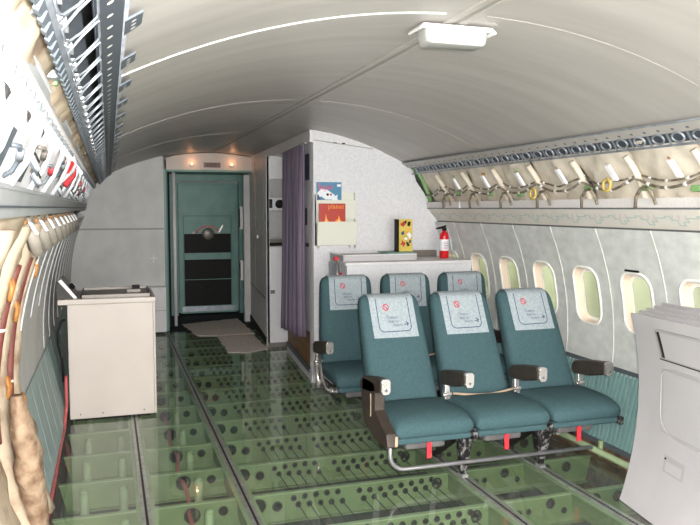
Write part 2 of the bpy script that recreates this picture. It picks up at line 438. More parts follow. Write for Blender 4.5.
# ---------------------------------------------------------------- floor: glass over drilled beams, belly below
TR = [-1.175, -.645, .645, 1.175]
mb = MB()
edges = [-1.70]+TR+[1.68]
for i in range(5):
    a, b = edges[i]+(.026 if i else 0), edges[i+1]-(.026 if i < 4 else 0)
    mb.add([(a, 1.0, 0), (b, 1.0, 0), (b, 9.7, 0), (a, 9.7, 0)], [(0, 1, 2, 3)], 'glassfloor')
struct(mb.build('floor', org=(0, 5, 0)))
mb = MB(); mb.box(-1.7, 1.7, 9.7, 11.5, -.02, 0, 'black'); struct(mb.build('floor_entry'))
mb = MB()
mb.box(-1.75, 1.75, -.2, 11.5, -.52, -.5, 'belly'); struct(mb.build('trim_belly'))
for s_, nm in ((-1, 'left'), (1, 'right')):
    mb = MB(); mb.hexa([(s_*1.62, -.2, -.5), (s_*1.75, -.2, -.5), (s_*1.75, 11.5, -.5), (s_*1.62, 11.5, -.5), (s_*1.69, -.2, -.03), (s_*1.8, -.2, -.03), (s_*1.8, 11.5, -.03), (s_*1.69, 11.5, -.03)], 'grit')
    struct(mb.build('trim_sill_%s' % nm))
BH = .175   # web depth
def holes_list():
    H = []
    H += [(-.56, -.075, .038), (-.455, -.09, .026)]
    random.seed(3)
    x = -.36; i = 0
    while x < .5:
        if not (-.03 < x < .03):
            H.append((x, -.052-.008*math.sin(x*9), .0135)); H.append((x+.028, -.098-.008*math.cos(x*7), .0135))
        x += .066; i += 1
    H += [(.535, -.07, .03)]
    for x in (.74, .80, .86): H.append((x, -.09, .013))
    H += [(1.0, -.06, .026), (1.09, -.11, .015)]
    H += [(1.30, -.07, .03), (1.45, -.07, .03)]
    H += [(-.93, -.08, .042), (-.76, -.075, .024)]
    return H
HL = holes_list()
def web_mesh():
    cu = bpy.data.curves.new('web', 'CURVE'); cu.dimensions = '2D'; cu.fill_mode = 'BOTH'; cu.extrude = .004
    def poly(p):
        sp = cu.splines.new('POLY'); sp.points.add(len(p)-1); sp.use_cyclic_u = True
        for q, c in zip(sp.points, p): q.co = (c[0], c[1], 0, 1)
    poly([(-1.64, -.012), (-1.60, -BH), (1.60, -BH), (1.64, -.012)])
    for x, z, r in HL: poly(circ(x, z, r, 14))
    ob = bpy.data.objects.new('t', cu); COL.objects.link(ob)
    dg = bpy.context.evaluated_depsgraph_get(); dg.update()
    me = bpy.data.meshes.new_from_object(ob.evaluated_get(dg))
    vs = [(v.co.x, v.co.z, v.co.y) for v in me.vertices]; fs = [tuple(p.vertices) for p in me.polygons]
    bpy.data.objects.remove(ob)
    return vs, fs
wv, wf = web_mesh()
by0 = 4.52-3*PIT
root = thing('floor_beam', (0, by0, -BH), '', 'beam')
mb = MB(); mb.add([(x, by0+y, z) for x, y, z in wv], wf, 'beam')
mb.build('web', root)
mb = MB(); mb.box(-1.64, 1.64, by0-.022, by0+.008, -.016, -.010, 'beaml'); mb.box(-1.6, 1.6, by0-.03, by0+.01, -BH-.006, -BH, 'beam'); mb.build('flange', root)
for (x, z, r) in HL:
    mb = MB(); ring = []
    mb.loft([[(x+rr*math.cos(a), by0+dy, z+rr*math.sin(a)) for a in [2*math.pi*k/14 for k in range(14)]] for rr, dy in ((r+.0045, -.005), (r+.004, -.008), (r-.002, -.008), (r-.0025, .008))], 'grom', caps=False)
    mb.build('grommet', root)
for x in (-1.50, -1.28, -.84):
    mb = MB(); mb.tube([(x, by0-.035, -.06), (x, by0-.035, -.30)], .026, 'beaml', 12); mb.lathe((x, by0-.035, -.06), [(.026, 0), (.02, .012), (.005, .017)], 'beaml', 12)
    mb.build('stanchion', root)
NB = 16
for i in range(NB):
    o = root if i == 0 else dup(root, (0, PIT*i, 0))
    o['label'] = '%s green drilled floor beam under the glass, counting from the camera' % ORD[i]
    o['group'] = 'floor beams under the glass'
# control cables through the lower holes
ci = 0
for (x, z, r) in HL:
    if r < .02 and z < -.085 and x < .6:
        mb = MB(); mb.tube([(x, 2.6, z), (x, 10.4, z)], .0028, 'cable', 6)
        tag(mb.build('control_cable'), 'thin dark control cable threaded through the floor beam holes', 'cable', 'control cables under the aisle glass')
mb = MB(); p = []
for i in range(60):
    y = 2.6+i*.06; p.append((-.93+.012*math.sin(y*9), y, -.082-.03*abs(math.sin((y-by0)/PIT*math.pi))))
mb.tube(p, .012, 'hose', 8); tag(mb.build('hose'), 'pinkish red hose running through the large beam holes left of the aisle', 'hose')
# seat tracks
names = ['leftmost seat track in the floor, running to the beige cabinet', 'seat track in the floor along the left edge of the aisle', 'seat track carrying the left legs of the teal seats', 'rightmost seat track carrying the right legs of the teal seats']
for x, nm in zip(TR, names):
    t = thing('seat_track', (x, 5.5, 0), nm, 'rail', 'seat tracks in the floor')
    mb = MB(); mb.box(x-.048, x+.048, 1.2, 9.68, -.012, -.004, 'beaml'); mb.box(x-.036, x-.030, 1.2, 9.68, -.12, -.012, 'beam'); mb.box(x+.030, x+.036, 1.2, 9.68, -.12, -.012, 'beam'); mb.build('flange', t)
    mb = MB(); mb.box(x-.024, x-.006, 1.2, 9.68, -.004, .006, 'track'); mb.box(x+.006, x+.024, 1.2, 9.68, -.004, .006, 'track'); mb.box(x-.006, x+.006, 1.2, 9.68, -.004, .002, 'darkmet')
    y = 2.9
    while y < 6.6:
        mb.plate(circ(x, y, .0085, 8), lambda a, b: (a, b, .0064), 'darkmet'); y += .0254
    mb.build('rail', t)

# ---------------------------------------------------------------- front: bulkhead, vestibule, door
mb = MB()
def hull(z): return math.sqrt(max(0.01, 1.86**2-(z-.75)**2))
poly = [(-.65, 0), (-.65, 2.27)]+[(x, zc(x)-.0) for x in (-.8, -.95, -1.1, -1.25, -1.3)]+[(-hull(z), z) for z in (1.9, 1.7, 1.4, 1.1, .8, .5, .2, 0)]
mb.prism(poly, lambda a, b, d: (a, d, b), Y1, Y1+.04, 'greyw')
mb.box(-1.7, -.655, Y1-.006, Y1, 1.325, 1.345, 'strip')
struct(mb.build('wall_left_bulkhead', org=(-1.2, Y1, 0)))
mb = MB(); mb.box(-1.2, -.655, 9.58, 9.735, .03, .6, 'white'); mb.box(-1.195, -.66, 9.574, 9.58, .3, .306, 'strip')
tag(mb.build('low_cabinet', bevel=.006), 'low white box at the foot of the grey bulkhead left of the door', 'cabinet')
# wall bracket on the bulkhead
t = thing('wall_latch', (-.79, 9.73, .93), 'small white latch on the grey bulkhead left of the teal door', 'latch')
mb = MB(); mb.box(-.83, -.75, 9.715, 9.74, .95, .97, 'white'); mb.box(-.80, -.785, 9.70, 9.74, .91, 1.01, 'white'); mb.build('plate', t)
mb = MB(); mb.box(-.793, -.787, 9.71, 9.72, .74, .93, 'greyw'); mb.build('pull_rod', t)
# header above the door
mb = MB()
hp = [(-.60, 2.10), (.62, 2.10), (.62, 2.25)]+[(x, zc(x)-.01) for x in (.5, .3, .1, -.1, -.3, -.5)]+[(-.60, 2.24)]
mb.prism(hp, lambda a, b, d: (a, d, b), 9.95, 10.15, 'cabtop')
struct(mb.build('wall_header'))
mb = MB(); mb.box(-.60, .64, 9.93, 10.7, 2.075, 2.10, 'teal'); struct(mb.build('trim_lintel'))
for x, nm in ((-.27, 'left one of the two small glowing lamps above the teal door'), (.255, 'right one of the two small glowing lamps above the teal door')):
    t = thing('door_lamp', (x, 9.94, 2.165), nm, 'lamp', 'lamps above the door')
    mb = MB(); mb.lathe((x, 9.93, 2.175), [(.02, .02), (.022, 0), (.017, -.004)], 'trim', 14, 'Y'); mb.build('bezel', t)
    mb = MB(); mb.lathe((x, 9.925, 2.175), [(.015, .004), (.013, -.006), (.005, -.010)], 'lampon', 12, 'Y'); mb.build('bulb', t)
    lamp('door_lamp_glow', 'POINT', (x, 9.88, 2.2), (0, 0, 0), 0.35, (1, .45, .2), shadow_soft_size=.012)
t = thing('exit_sign', (0, 9.94, 2.14), 'small dull red plate with dark letters between two glowing lamps', 'sign')
mb = MB(); mb.box(-.115, .105, 9.935, 9.95, 2.135, 2.20, 'sign')
mb.build('plate', t)
mb = MB(); put_text(mb, 'EXIT', .058, lambda a, b: (-.08+a*1.15, 9.934, 2.147+b), 'signtext'); mb.build('lettering', t)
# vestibule side walls
mb = MB(); mb.box(-.68, -.62, Y1+.04, 11.25, 0, 2.1, 'teal'); struct(mb.build('wall_vestibule_left'))
mb = MB(); mb.box(.60, .66, 10.55, 11.25, 0, 2.1, 'teal'); struct(mb.build('wall_vestibule_right'))
mb = MB(); mb.tube([(-.485, 10.2, 0), (-.485, 10.2, 2.08)], .022, 'bright', 12); struct(mb.build('trim_post'))
mb = MB(); mb.box(-.62, -.60, 9.8, 10.1, 0, 2.08, 'tealdark'); mb.box(-.62, -.545, 10.15, 10.25, 0, 2.08, 'dark'); struct(mb.build('trim_jamb_left'))
mb = MB(); mb.box(.475, .60, 10.3, 10.42, 0, 2.06, 'greyw'); mb.box(.47, .474, 10.31, 10.33, 0, 2.06, 'alloyl'); struct(mb.build('trim_jamb_right', bevel=.004))
for z0, z1, nm in ((1.30, 1.62, 'upper'), (.58, .86, 'lower')):
    mb = MB(); mb.box(.43, .468, 10.36, 10.42, z0, z1, 'white'); mb.box(.425, .431, 10.37, 10.41, z0+.03, z1-.03, 'dark')
    tag(mb.build('jamb_bracket', bevel=.004), '%s narrow white bracket with dark slot on the right door post' % nm, 'bracket')
# cockpit door
DY = 11.2
t = struct(bpy.data.objects.new('door_1', None)); COL.objects.link(t); t.location = (.09, DY, 0); ORG[t] = Vector((.09, DY, 0))
mb = MB(); mb.box(-.62, -.36, DY-.02, DY+.05, 0, 2.1, 'teal'); mb.box(.55, .66, DY-.02, DY+.05, 0, 2.1, 'teal'); mb.box(-.36, .55, DY-.02, DY+.05, 2.0, 2.1, 'teal'); mb.build('door_frame', t)
mb = MB(); mb.prism(rrect(.89, 1.96, .05, 5, .095, 1.0), lambda a, b, d: (a, d, b), DY-.005, DY+.035, 'teal'); mb.build('leaf', t, bevel=.006)
mb = MB(); mb.box(-.30, .49, DY-.012, DY-.004, .05, .125, 'alloy'); mb.build('sill_plate', t)
def dpx(x, y):   # helper: nominal heights on the door face
    return x, y
mb = MB(); mb.prism(rrect(.84, .005, .002, 1, .095, 1.945), lambda a, b, d: (a, d, b), DY-.01, DY, 'tealdark'); mb.build('door_seal', t)
# recess panel lines
mb = MB()
for x0, x1, z0, z1 in ((-.27, .43, 1.475, 1.49), (-.28, -.265, .13, 1.49), (.425, .44, .13, 1.49)): mb.box(x0, x1, DY-.012, DY-.004, z0, z1, 'tealdark')
mb.build('panel_border', t)
for z0, z1 in ((.93, 1.215), (.535, .83), (.135, .525)):
    mb = MB(); mb.box(-.265, .425, DY-.015, DY-.004, z0, z1, 'black'); mb.build('black_panel', t, bevel=.004)
mb = MB(); mb.box(.03, .13, DY-.022, DY-.014, .40, .44, 'dark'); mb.build('finger_slot', t)
mb = MB(); mb.lathe((.085, DY-.015, 1.215), [(.085, 0), (.088, -.02), (.07, -.03), (.02, -.035)], 'tray', 24, 'Y'); mb.build('round_handle', t)
mb = MB(); pts_o = []
for i in range(21):
    a = R(28+124*i/20); pts_o.append((.085+.21*math.cos(a), 1.13+.21*math.sin(a)))
for i in range(20, -1, -1):
    a = R(28+124*i/20); pts_o.append((.085+.185*math.cos(a), 1.13+.185*math.sin(a)))
mb.prism(pts_o, lambda a, b, d: (a, d, b), DY-.009, DY-.004, 'pred'); mb.box(-.15, -.06, DY-.009, DY-.004, 1.216, 1.25, 'patb'); mb.build('red_arc_mark', t)
mb = MB(); mb.prism([(.235, 1.235), (.25, 1.23), (.30, 1.31), (.31, 1.36), (.28, 1.325)], lambda a, b, d: (a, d, b), DY-.03, DY-.01, 'chrome'); mb.build('small_lever', t)

# ---------------------------------------------------------------- right front: closet (with curtain) and galley unit
def ax(y): return .43+(y-6.45)*.078        # aisle face of the closet
t = thing('closet', (.9, 7.2, 0), 'white speckled closet with an open aisle side behind the purple curtain', 'closet')
AY = 6.45
def topz(x): return zc(x)-.004
hx = [(x, topz(x)) for x in [.43+(1.31-.43)*i/10 for i in range(11)]]
poly = [(.43, 0)]+hx+[(1.40, 1.95)]+[(xs(z)+.05, z) for z in (1.85, 1.7, 1.55, 1.4, 1.2, 1.0, .8, .6)]+[(1.76, .5), (1.62, 0)]
mb = MB(); mb.prism(poly, lambda a, b, d: (a, d, b), AY, AY+.04, 'speck'); mb.build('aft_wall', t)
mb = MB(); mb.prism([(.435, 2.205), (.435, 2.212), (1.0, 2.145), (1.0, 2.138)], lambda a, b, d: (a, d, b), AY-.004, AY, 'strip')
for x in (.62, .70): mb.box(x, x+.03, AY-.004, AY, 2.185-.03*(x-.5), 2.195-.03*(x-.5), 'dark')
mb.build('head_joint', t)
mb = MB(); mb.box(.428, .47, AY+.04, AY+.13, 0, 2.19, 'white'); mb.build('corner_post', t, bevel=.004)
mb = MB(); mb.hexa([(.40, AY+.005, 2.19), (1.1, AY+.005, 2.10), (1.1, 8.05, 2.10), (.462, 8.05, 2.19), (.40, AY+.005, 2.30), (1.1, AY+.005, 2.20), (1.1, 8.05, 2.20), (.462, 8.05, 2.297)], 'white'); mb.build('fascia', t)
mb = MB(); mb.hexa([(.62, AY+.04, 0), (.64, AY+.04, 0), (.66, 8.0, 0), (.64, 8.0, 0), (.62, AY+.04, 2.19), (.64, AY+.04, 2.19), (.66, 8.0, 2.19), (.64, 8.0, 2.19)], 'greyw'); mb.build('inner_wall', t)
mb = MB(); mb.hexa([(ax(AY+.14), AY+.13, .11), (ax(AY)+.06, AY+.13, .11), (ax(8)+.06, 8.0, .11), (ax(8), 8.0, .11), (ax(AY+.14), AY+.13, .44), (ax(AY)+.06, AY+.13, .44), (ax(8)+.06, 8.0, .44), (ax(8), 8.0, .44)], 'wood'); mb.build('wood_kick_panel', t)
mb = MB(); mb.hexa([(ax(AY)-.014, AY+.04, 0), (ax(AY)+.06, AY+.04, 0), (ax(8)+.06, 8.0, 0), (ax(8)-.014, 8.0, 0), (ax(AY)-.004, AY+.04, .07), (ax(AY)+.06, AY+.04, .07), (ax(8)+.06, 8.0, .07), (ax(8)-.004, 8.0, .07)], 'white'); mb.build('plinth', t)
mb = MB(); mb.hexa([(ax(AY)-.02, AY+.1, .075), (ax(AY)+.05, AY+.1, .075), (ax(8)+.05, 8.0, .075), (ax(8)-.02, 8.0, .075), (ax(AY)-.012, AY+.1, .115), (ax(AY)+.05, AY+.1, .115), (ax(8)+.05, 8.0, .115), (ax(8)-.012, 8.0, .115)], 'alloyd'); mb.build('scuff_strip', t)
mb = MB(); mb.box(.446, .62, AY+.13, AY+.40, .44, 2.19, 'white'); mb.build('slot_side', t)
for z0, z1, m, nm in ((1.86, 2.10, 'alloyd', 'dark_panel'), (1.30, 1.80, 'white', 'white_panel')):
    mb = MB(); mb.box(.437, .47, AY+.135, AY+.40, z0, z1, m); mb.build(nm, t)
mb = MB(); mb.box(.425, .44, AY+.25, AY+.30, 1.44, 1.60, 'black'); mb.box(.425, .445, AY+.22, AY+.32, 1.24, 1.27, 'black'); mb.build('latch', t)
# curtain
t = thing('curtain', (.42, 7.15, .27), 'purple and brown striped curtain hanging on the closet aisle side', 'curtain')
mb = MB(); nu, nv = 96, 14
cv = []
def cur(u, v):
    z = 2.175-(1.845-.07*(1-u))*v
    spread = 1-.10*math.sin(v*math.pi)
    y = 6.60+(7.62-6.60)*(.5+(u-.5)*spread)
    ph = u*2*math.pi*9
    x = .375+.05*u+(.016+.022*v)*math.sin(ph)+.008*math.sin(ph*.5+v*3)
    return (x, y, z)
mb.grid(cur, nu, nv, 'curtain')
for i in range(nu+1):
    for j in range(nv+1): mb.uv[i*(nv+1)+j] = (i/nu, j/nv)
mb.build('cloth', t, solid=.004)
mb = MB(); mb.tube([(.385, 6.56, 2.19), (.47, 7.95, 2.19)], .008, 'chrome', 8); mb.build('curtain_rail', t)
# galley unit beyond
GY = 8.3
t = thing('galley_unit', (.6, 9.3, 0), 'white galley unit with an open compartment beyond the curtain', 'galley unit')
def gx(y): return .38+(y-GY)*.088
def gslab(mb, y0, y1, z0, z1, m, d0=0, d1=.03):
    mb.hexa([(gx(y0)+d0, y0, z0), (gx(y0)+d1, y0, z0), (gx(y1)+d1, y1, z0), (gx(y1)+d0, y1, z0), (gx(y0)+d0, y0, z1), (gx(y0)+d1, y0, z1), (gx(y1)+d1, y1, z1), (gx(y1)+d0, y1, z1)], m)
mb = MB(); gslab(mb, GY, 10.5, 0, 2.19, 'white'); mb.build('aisle_wall', t)
mb = MB(); mb.hexa([(.462, 8.06, 2.19), (1.1, 8.06, 2.10), (1.1, 10.5, 2.10), (.53, 10.5, 2.19), (.462, 8.06, 2.297), (1.1, 8.06, 2.20), (1.1, 10.5, 2.20), (.53, 10.5, 2.29)], 'white'); mb.build('fascia', t)
mb = MB(); gslab(mb, GY+.1, 10.4, .02, .10, 'black', -.012, 0); mb.build('scuff_strip', t)
mb = MB(); gslab(mb, GY+.1, 10.4, .545, .56, 'tray', -.005, 0); gslab(mb, 9.55, 9.57, .56, 2.18, 'strip', -.005, 0); mb.build('panel_joint', t)
mb = MB(); gslab(mb, 9.2, 9.5, 1.22, 1.26, 'white', -.02, 0); mb.build('grab_strip', t)
mb = MB()
mb.box(.38, .415, GY, GY+.05, 0, 2.19, 'white'); mb.box(.415, .95, GY, GY+.05, 1.93, 2.19, 'white'); mb.box(.415, .95, GY, GY+.05, 0, 1.16, 'white'); mb.box(.63, .95, GY, GY+.05, 1.16, 1.93, 'white'); mb.build('aft_face', t, bevel=.006)
mb = MB(); mb.box(.40, .66, GY+.25, GY+.27, 1.1, 2.0, 'panelw'); mb.build('compartment_back', t)
mb = MB(); mb.box(.42, .62, GY+.10, GY+.25, 1.20, 1.24, 'tray'); mb.box(.44, .60, GY+.05, GY+.12, 1.165, 1.20, 'dark'); mb.build('shelf', t)
mb = MB(); mb.box(.415, .63, GY+.03, GY+.25, 1.57, 1.72, 'alloyl'); mb.build('control_box', t, bevel=.004)
mb = MB(); mb.box(.42, .455, GY+.02, GY+.03, 1.60, 1.70, 'black'); mb.lathe((.54, GY+.028, 1.645), [(.05, .0), (.05, -.012), (.03, -.016)], 'black', 16, 'Y'); mb.build('knob', t)
mb = MB(); mb.box(.42, .47, GY-.01, GY, .62, .66, 'alloyd'); mb.build('latch', t)
mb = MB(); mb.box(.385, .95, GY-.012, GY, 0, .05, 'tray'); mb.build('kick_strip', t)

# magazine rack on the aft wall
RY = AY-.001
t = thing('magazine_rack', (.655, RY, 1.26), 'cream two tier magazine rack on the speckled white wall', 'rack')
rx0, rx1 = .44, .815
mb = MB(); mb.box(rx0, rx1, RY-.012, RY, 1.26, 1.74, 'rack'); mb.box(rx0, rx0+.008, RY-.06, RY, 1.26, 1.72, 'rack'); mb.box(rx1-.008, rx1, RY-.05, RY, 1.26, 1.74, 'rack'); mb.build('back_panel', t, bevel=.003)
for z0, z1, nm in ((1.265, 1.478, 'lower'), (1.50, 1.672, 'upper')):
    PD = .115 if nm == 'lower' else .06
    mb = MB(); mb.hexa([(rx0, RY-PD*.7, z0), (rx1, RY-PD*.7, z0), (rx1, RY-PD*.7+.01, z0), (rx0, RY-PD*.7+.01, z0), (rx0, RY-PD, z1), (rx1, RY-PD, z1), (rx1, RY-PD+.008, z1), (rx0, RY-PD+.008, z1)], 'rack')
    mb.box(rx0, rx1, RY-PD*.7, RY-.012, z0, z0+.008, 'rack'); mb.box(rx0, rx0+.006, RY-PD*.8, RY-.012, z0, z1-.01, 'rack'); mb.box(rx1-.006, rx1, RY-PD*.8, RY-.012, z0, z1-.01, 'rack'); mb.build('pocket', t, bevel=.002)
for x in (rx0+.02, rx1-.06, rx1-.005):
    mb = MB(); mb.box(x, x+.012, RY-.05, RY-.03, 1.235, 1.265, 'cabtop'); mb.build('foot_clip', t)
# magazines
def mag(name, lab, x0, x1, z0, z1, y, decorate):
    t = thing(name, ((x0+x1)/2, y, z0), lab, 'magazine')
    mb = MB(); mb.box(x0, x1, y, y+.008, z0, z1, 'pwhite'); mb.build('pages', t)
    mb = MB(); fn = lambda a, b: (x0+(x1-x0)*a, y-.0015-DD[0], z0+(z1-z0)*b); DD = [0]
    decorate(mb, fn, DD, (x1-x0), (z1-z0)); mb.build('cover', t)
def dm1(mb, fn, DD, W, H):
    mb.plate([(0, 0), (1, 0), (1, 1), (0, 1)], fn, 'pblue'); DD[0] = .0006
    mb.plate([(.02, .55), (.2, .75), (.45, .68), (.7, .5), (.95, .18), (.9, .1), (.6, .3), (.35, .3), (.2, .42), (.1, .4)], fn, 'pwhite'); DD[0] = .0012
    mb.plate([(.0, .40), (.08, .5), (.16, .3), (.35, .16), (.75, .06), (.7, 0), (.1, 0)], fn, 'pdblue'); DD[0] = .0016
    mb.plate([(.1, .3), (.3, .18), (.55, .12), (.5, .08), (.2, .1)], fn, 'pwhite'); mb.plate([(.72, .42), (.84, .5), (.82, .3)], fn, 'pwhite'); DD[0] = .0018
    mb.plate(circ(.44, .5, .055, 10), fn, 'dark'); mb.plate(circ(.57, .5, .045, 10), fn, 'pred')
    mb.plate([(.82, .82), (.97, .82), (.97, .92), (.82, .92)], fn, 'pwhite')
    put_text(mb, 'Super', 1, lambda a, b: fn(.05+a*.27, .70+b*.36), 'ppink')
def dm2(mb, fn, DD, W, H):
    mb.plate([(0, 0), (1, 0), (1, 1), (0, 1)], fn, 'pred'); DD[0] = .0006
    mb.plate([(.18, .0), (.23, .2), (.26, .5), (.3, .25), (.36, .12), (.38, 0)], fn, 'porange'); mb.plate([(.58, 0), (.64, .2), (.70, .17), (.75, .42), (.8, .2), (.86, .1), (.88, 0)], fn, 'porange'); DD[0] = .001
    mb.plate([(.22, .0), (.265, .3), (.3, .12), (.34, 0)], fn, 'pflame'); mb.plate([(.64, 0), (.70, .12), (.75, .24), (.8, .08), (.83, 0)], fn, 'pflame')
    put_text(mb, 'planet', 1, lambda a, b: fn(.34+a*.25, .74+b*.34), 'porange')
mag('magazine', 'magazine with a blue cover and pink title in the upper rack pocket', .450, .685, 1.61, 1.832, RY-.030, dm1)
mag('magazine', 'magazine with a red flame cover and orange title in the lower rack pocket', .452, .700, 1.462, 1.640, RY-.100, dm2)

# ---------------------------------------------------------------- counter furniture behind the seats
t = thing('credenza', (1.15, 6.0, 0), 'long white half height cabinet behind the rear seat row', 'cabinet')
mb = MB(); mb.box(.55, 1.70, 5.84, 5.98, .06, 1.12, 'speck'); mb.box(1.32, 1.70, 5.98, 6.40, .5, 1.12, 'speck'); mb.build('body', t, bevel=.004)
mb = MB(); mb.box(.53, 1.71, 5.82, 5.99, 1.12, 1.145, 'white'); mb.box(1.30, 1.71, 5.99, 6.41, 1.12, 1.145, 'white'); mb.build('top', t, bevel=.004)
mb = MB(); mb.box(1.27, 1.60, 6.34, 6.42, 1.146, 1.205, 'tray'); mb.build('back_ledge', t, bevel=.004)
mb = MB(); mb.box(.56, 1.69, 5.86, 5.97, 0, .06, 'darkmet'); mb.build('plinth', t)
t = thing('galley_trolley', (.9, 6.2, 0), 'white galley trolley with red brake knobs against the aft wall', 'trolley')
mb = MB(); mb.box(.56, 1.24, 6.01, 6.38, .1, 1.13, 'panelw'); mb.build('body', t, bevel=.006)
mb = MB(); mb.box(.57, 1.25, 6.0, 6.40, 1.13, 1.19, 'panelw'); mb.box(.57, 1.25, 6.36, 6.40, 1.19, 1.205, 'white'); mb.box(.57, 1.25, 6.0, 6.02, 1.19, 1.20, 'white'); mb.box(.565, .59, 6.0, 6.40, 1.19, 1.20, 'white'); mb.build('top_rail', t, bevel=.003)
mb = MB(); mb.box(.99, 1.24, 6.02, 6.3, 1.201, 1.21, 'teal'); mb.build('mat', t)
mb = MB(); mb.box(.546, .56, 6.03, 6.36, 1.0, 1.12, 'alloy'); mb.tube([(.52, 6.02, .85), (.52, 6.02, 1.16)], .007, 'chrome', 8); mb.tube([(.52, 6.02, 1.155), (.56, 6.02, 1.155)], .006, 'chrome', 8); mb.build('handle', t)
mb = MB(); mb.box(.49, .53, 6.0, 6.03, 1.155, 1.185, 'red'); mb.build('brake_knob', t, bevel=.004)
mb = MB(); mb.box(.535, .575, 6.0, 6.012, .99, 1.05, 'red'); mb.build('brake_pedal', t, bevel=.004)
for x in (.62, 1.18):
    for y in (6.06, 6.33):
        mb = MB(); mb.lathe((x-.015, y, .05), [(.045, 0), (.05, .005), (.05, .025), (.045, .03)], 'black', 14, 'X'); mb.box(x-.01, x+.01, y-.01, y+.01, .05, .10, 'steel'); mb.build('wheel', t)
# yellow box
t = thing('patterned_box', (1.2, 6.17, 1.21), 'tall yellow patterned box with a black spine standing on the trolley', 'box')
mb = MB(); mb.box(1.115, 1.1355, 6.138, 6.20, 1.211, 1.50, 'black'); mb.build('spine', t)
mb = MB(); mb.box(1.135, 1.265, 6.14, 6.20, 1.211, 1.50, 'gold'); random.seed(5)
for (a, b, r, m) in ((.3, .85, .16, 'pred'), (.75, .9, .16, 'dark'), (.25, .58, .14, 'pdblue'), (.55, .62, .1, 'porange'), (.78, .5, .16, 'pwhite'), (.3, .25, .18, 'pred'), (.68, .22, .14, 'dark'), (.5, .4, .1, 'pwhite'), (.85, .3, .1, 'pdblue'), (.5, .93, .08, 'dark'), (.8, .7, .08, 'porange')):
    n = 9; p = [(1.14+.12*min(1, max(0, a+1.4*r*random.uniform(.4, 1.1)*math.cos(2*math.pi*k/n))), 1.215+.28*min(1, max(0, b+.7*r*random.uniform(.3, 1.1)*math.sin(2*math.pi*k/n)))) for k in range(n)]
    mb.plate(p, lambda q, z: (q, 6.139, z), m)
mb.build('cover', t)
# fire extinguisher
t = thing('fire_extinguisher', (1.56, 6.10, 1.145), 'red fire extinguisher standing on the white cabinet by the windows', 'fire extinguisher')
ex, ey, ez = 1.56, 6.10, 1.146
mb = MB(); mb.lathe((ex, ey, ez), [(.036, 0), (.042, .006), (.042, .20), (.036, .225), (.02, .238), (.016, .25)], 'firered', 24); mb.build('cylinder', t)
mb = MB(); mb.lathe((ex, ey, ez+.07), [(.0424, 0), (.0427, .001), (.0427, .10), (.0424, .101)], 'pwhite', 24)
for i in range(5): mb.box(ex-.022, ex+.016, ey-.0445, ey-.042, ez+.085+i*.015, ez+.09+i*.015, 'pdblue' if i % 2 else 'redp')
mb.build('label_band', t)
mb = MB(); mb.box(ex-.016, ex+.016, ey-.016, ey+.016, ez+.25, ez+.275, 'black'); mb.hexa([(ex-.075, ey-.01, ez+.262), (ex+.01, ey-.01, ez+.27), (ex+.01, ey+.01, ez+.27), (ex-.075, ey+.01, ez+.262), (ex-.08, ey-.01, ez+.275), (ex+.02, ey-.01, ez+.30), (ex+.02, ey+.01, ez+.30), (ex-.08, ey+.01, ez+.275)], 'black'); mb.build('valve_handle', t)
mb = MB(); mb.tube([(ex+.01, ey, ez+.265), (ex+.035, ey, ez+.26), (ex+.055, ey+.01, ez+.21), (ex+.075, ey+.01, ez+.12), (ex+.085, ey, ez+.04)], .010, 'ltgrey', 8); mb.build('hose', t)

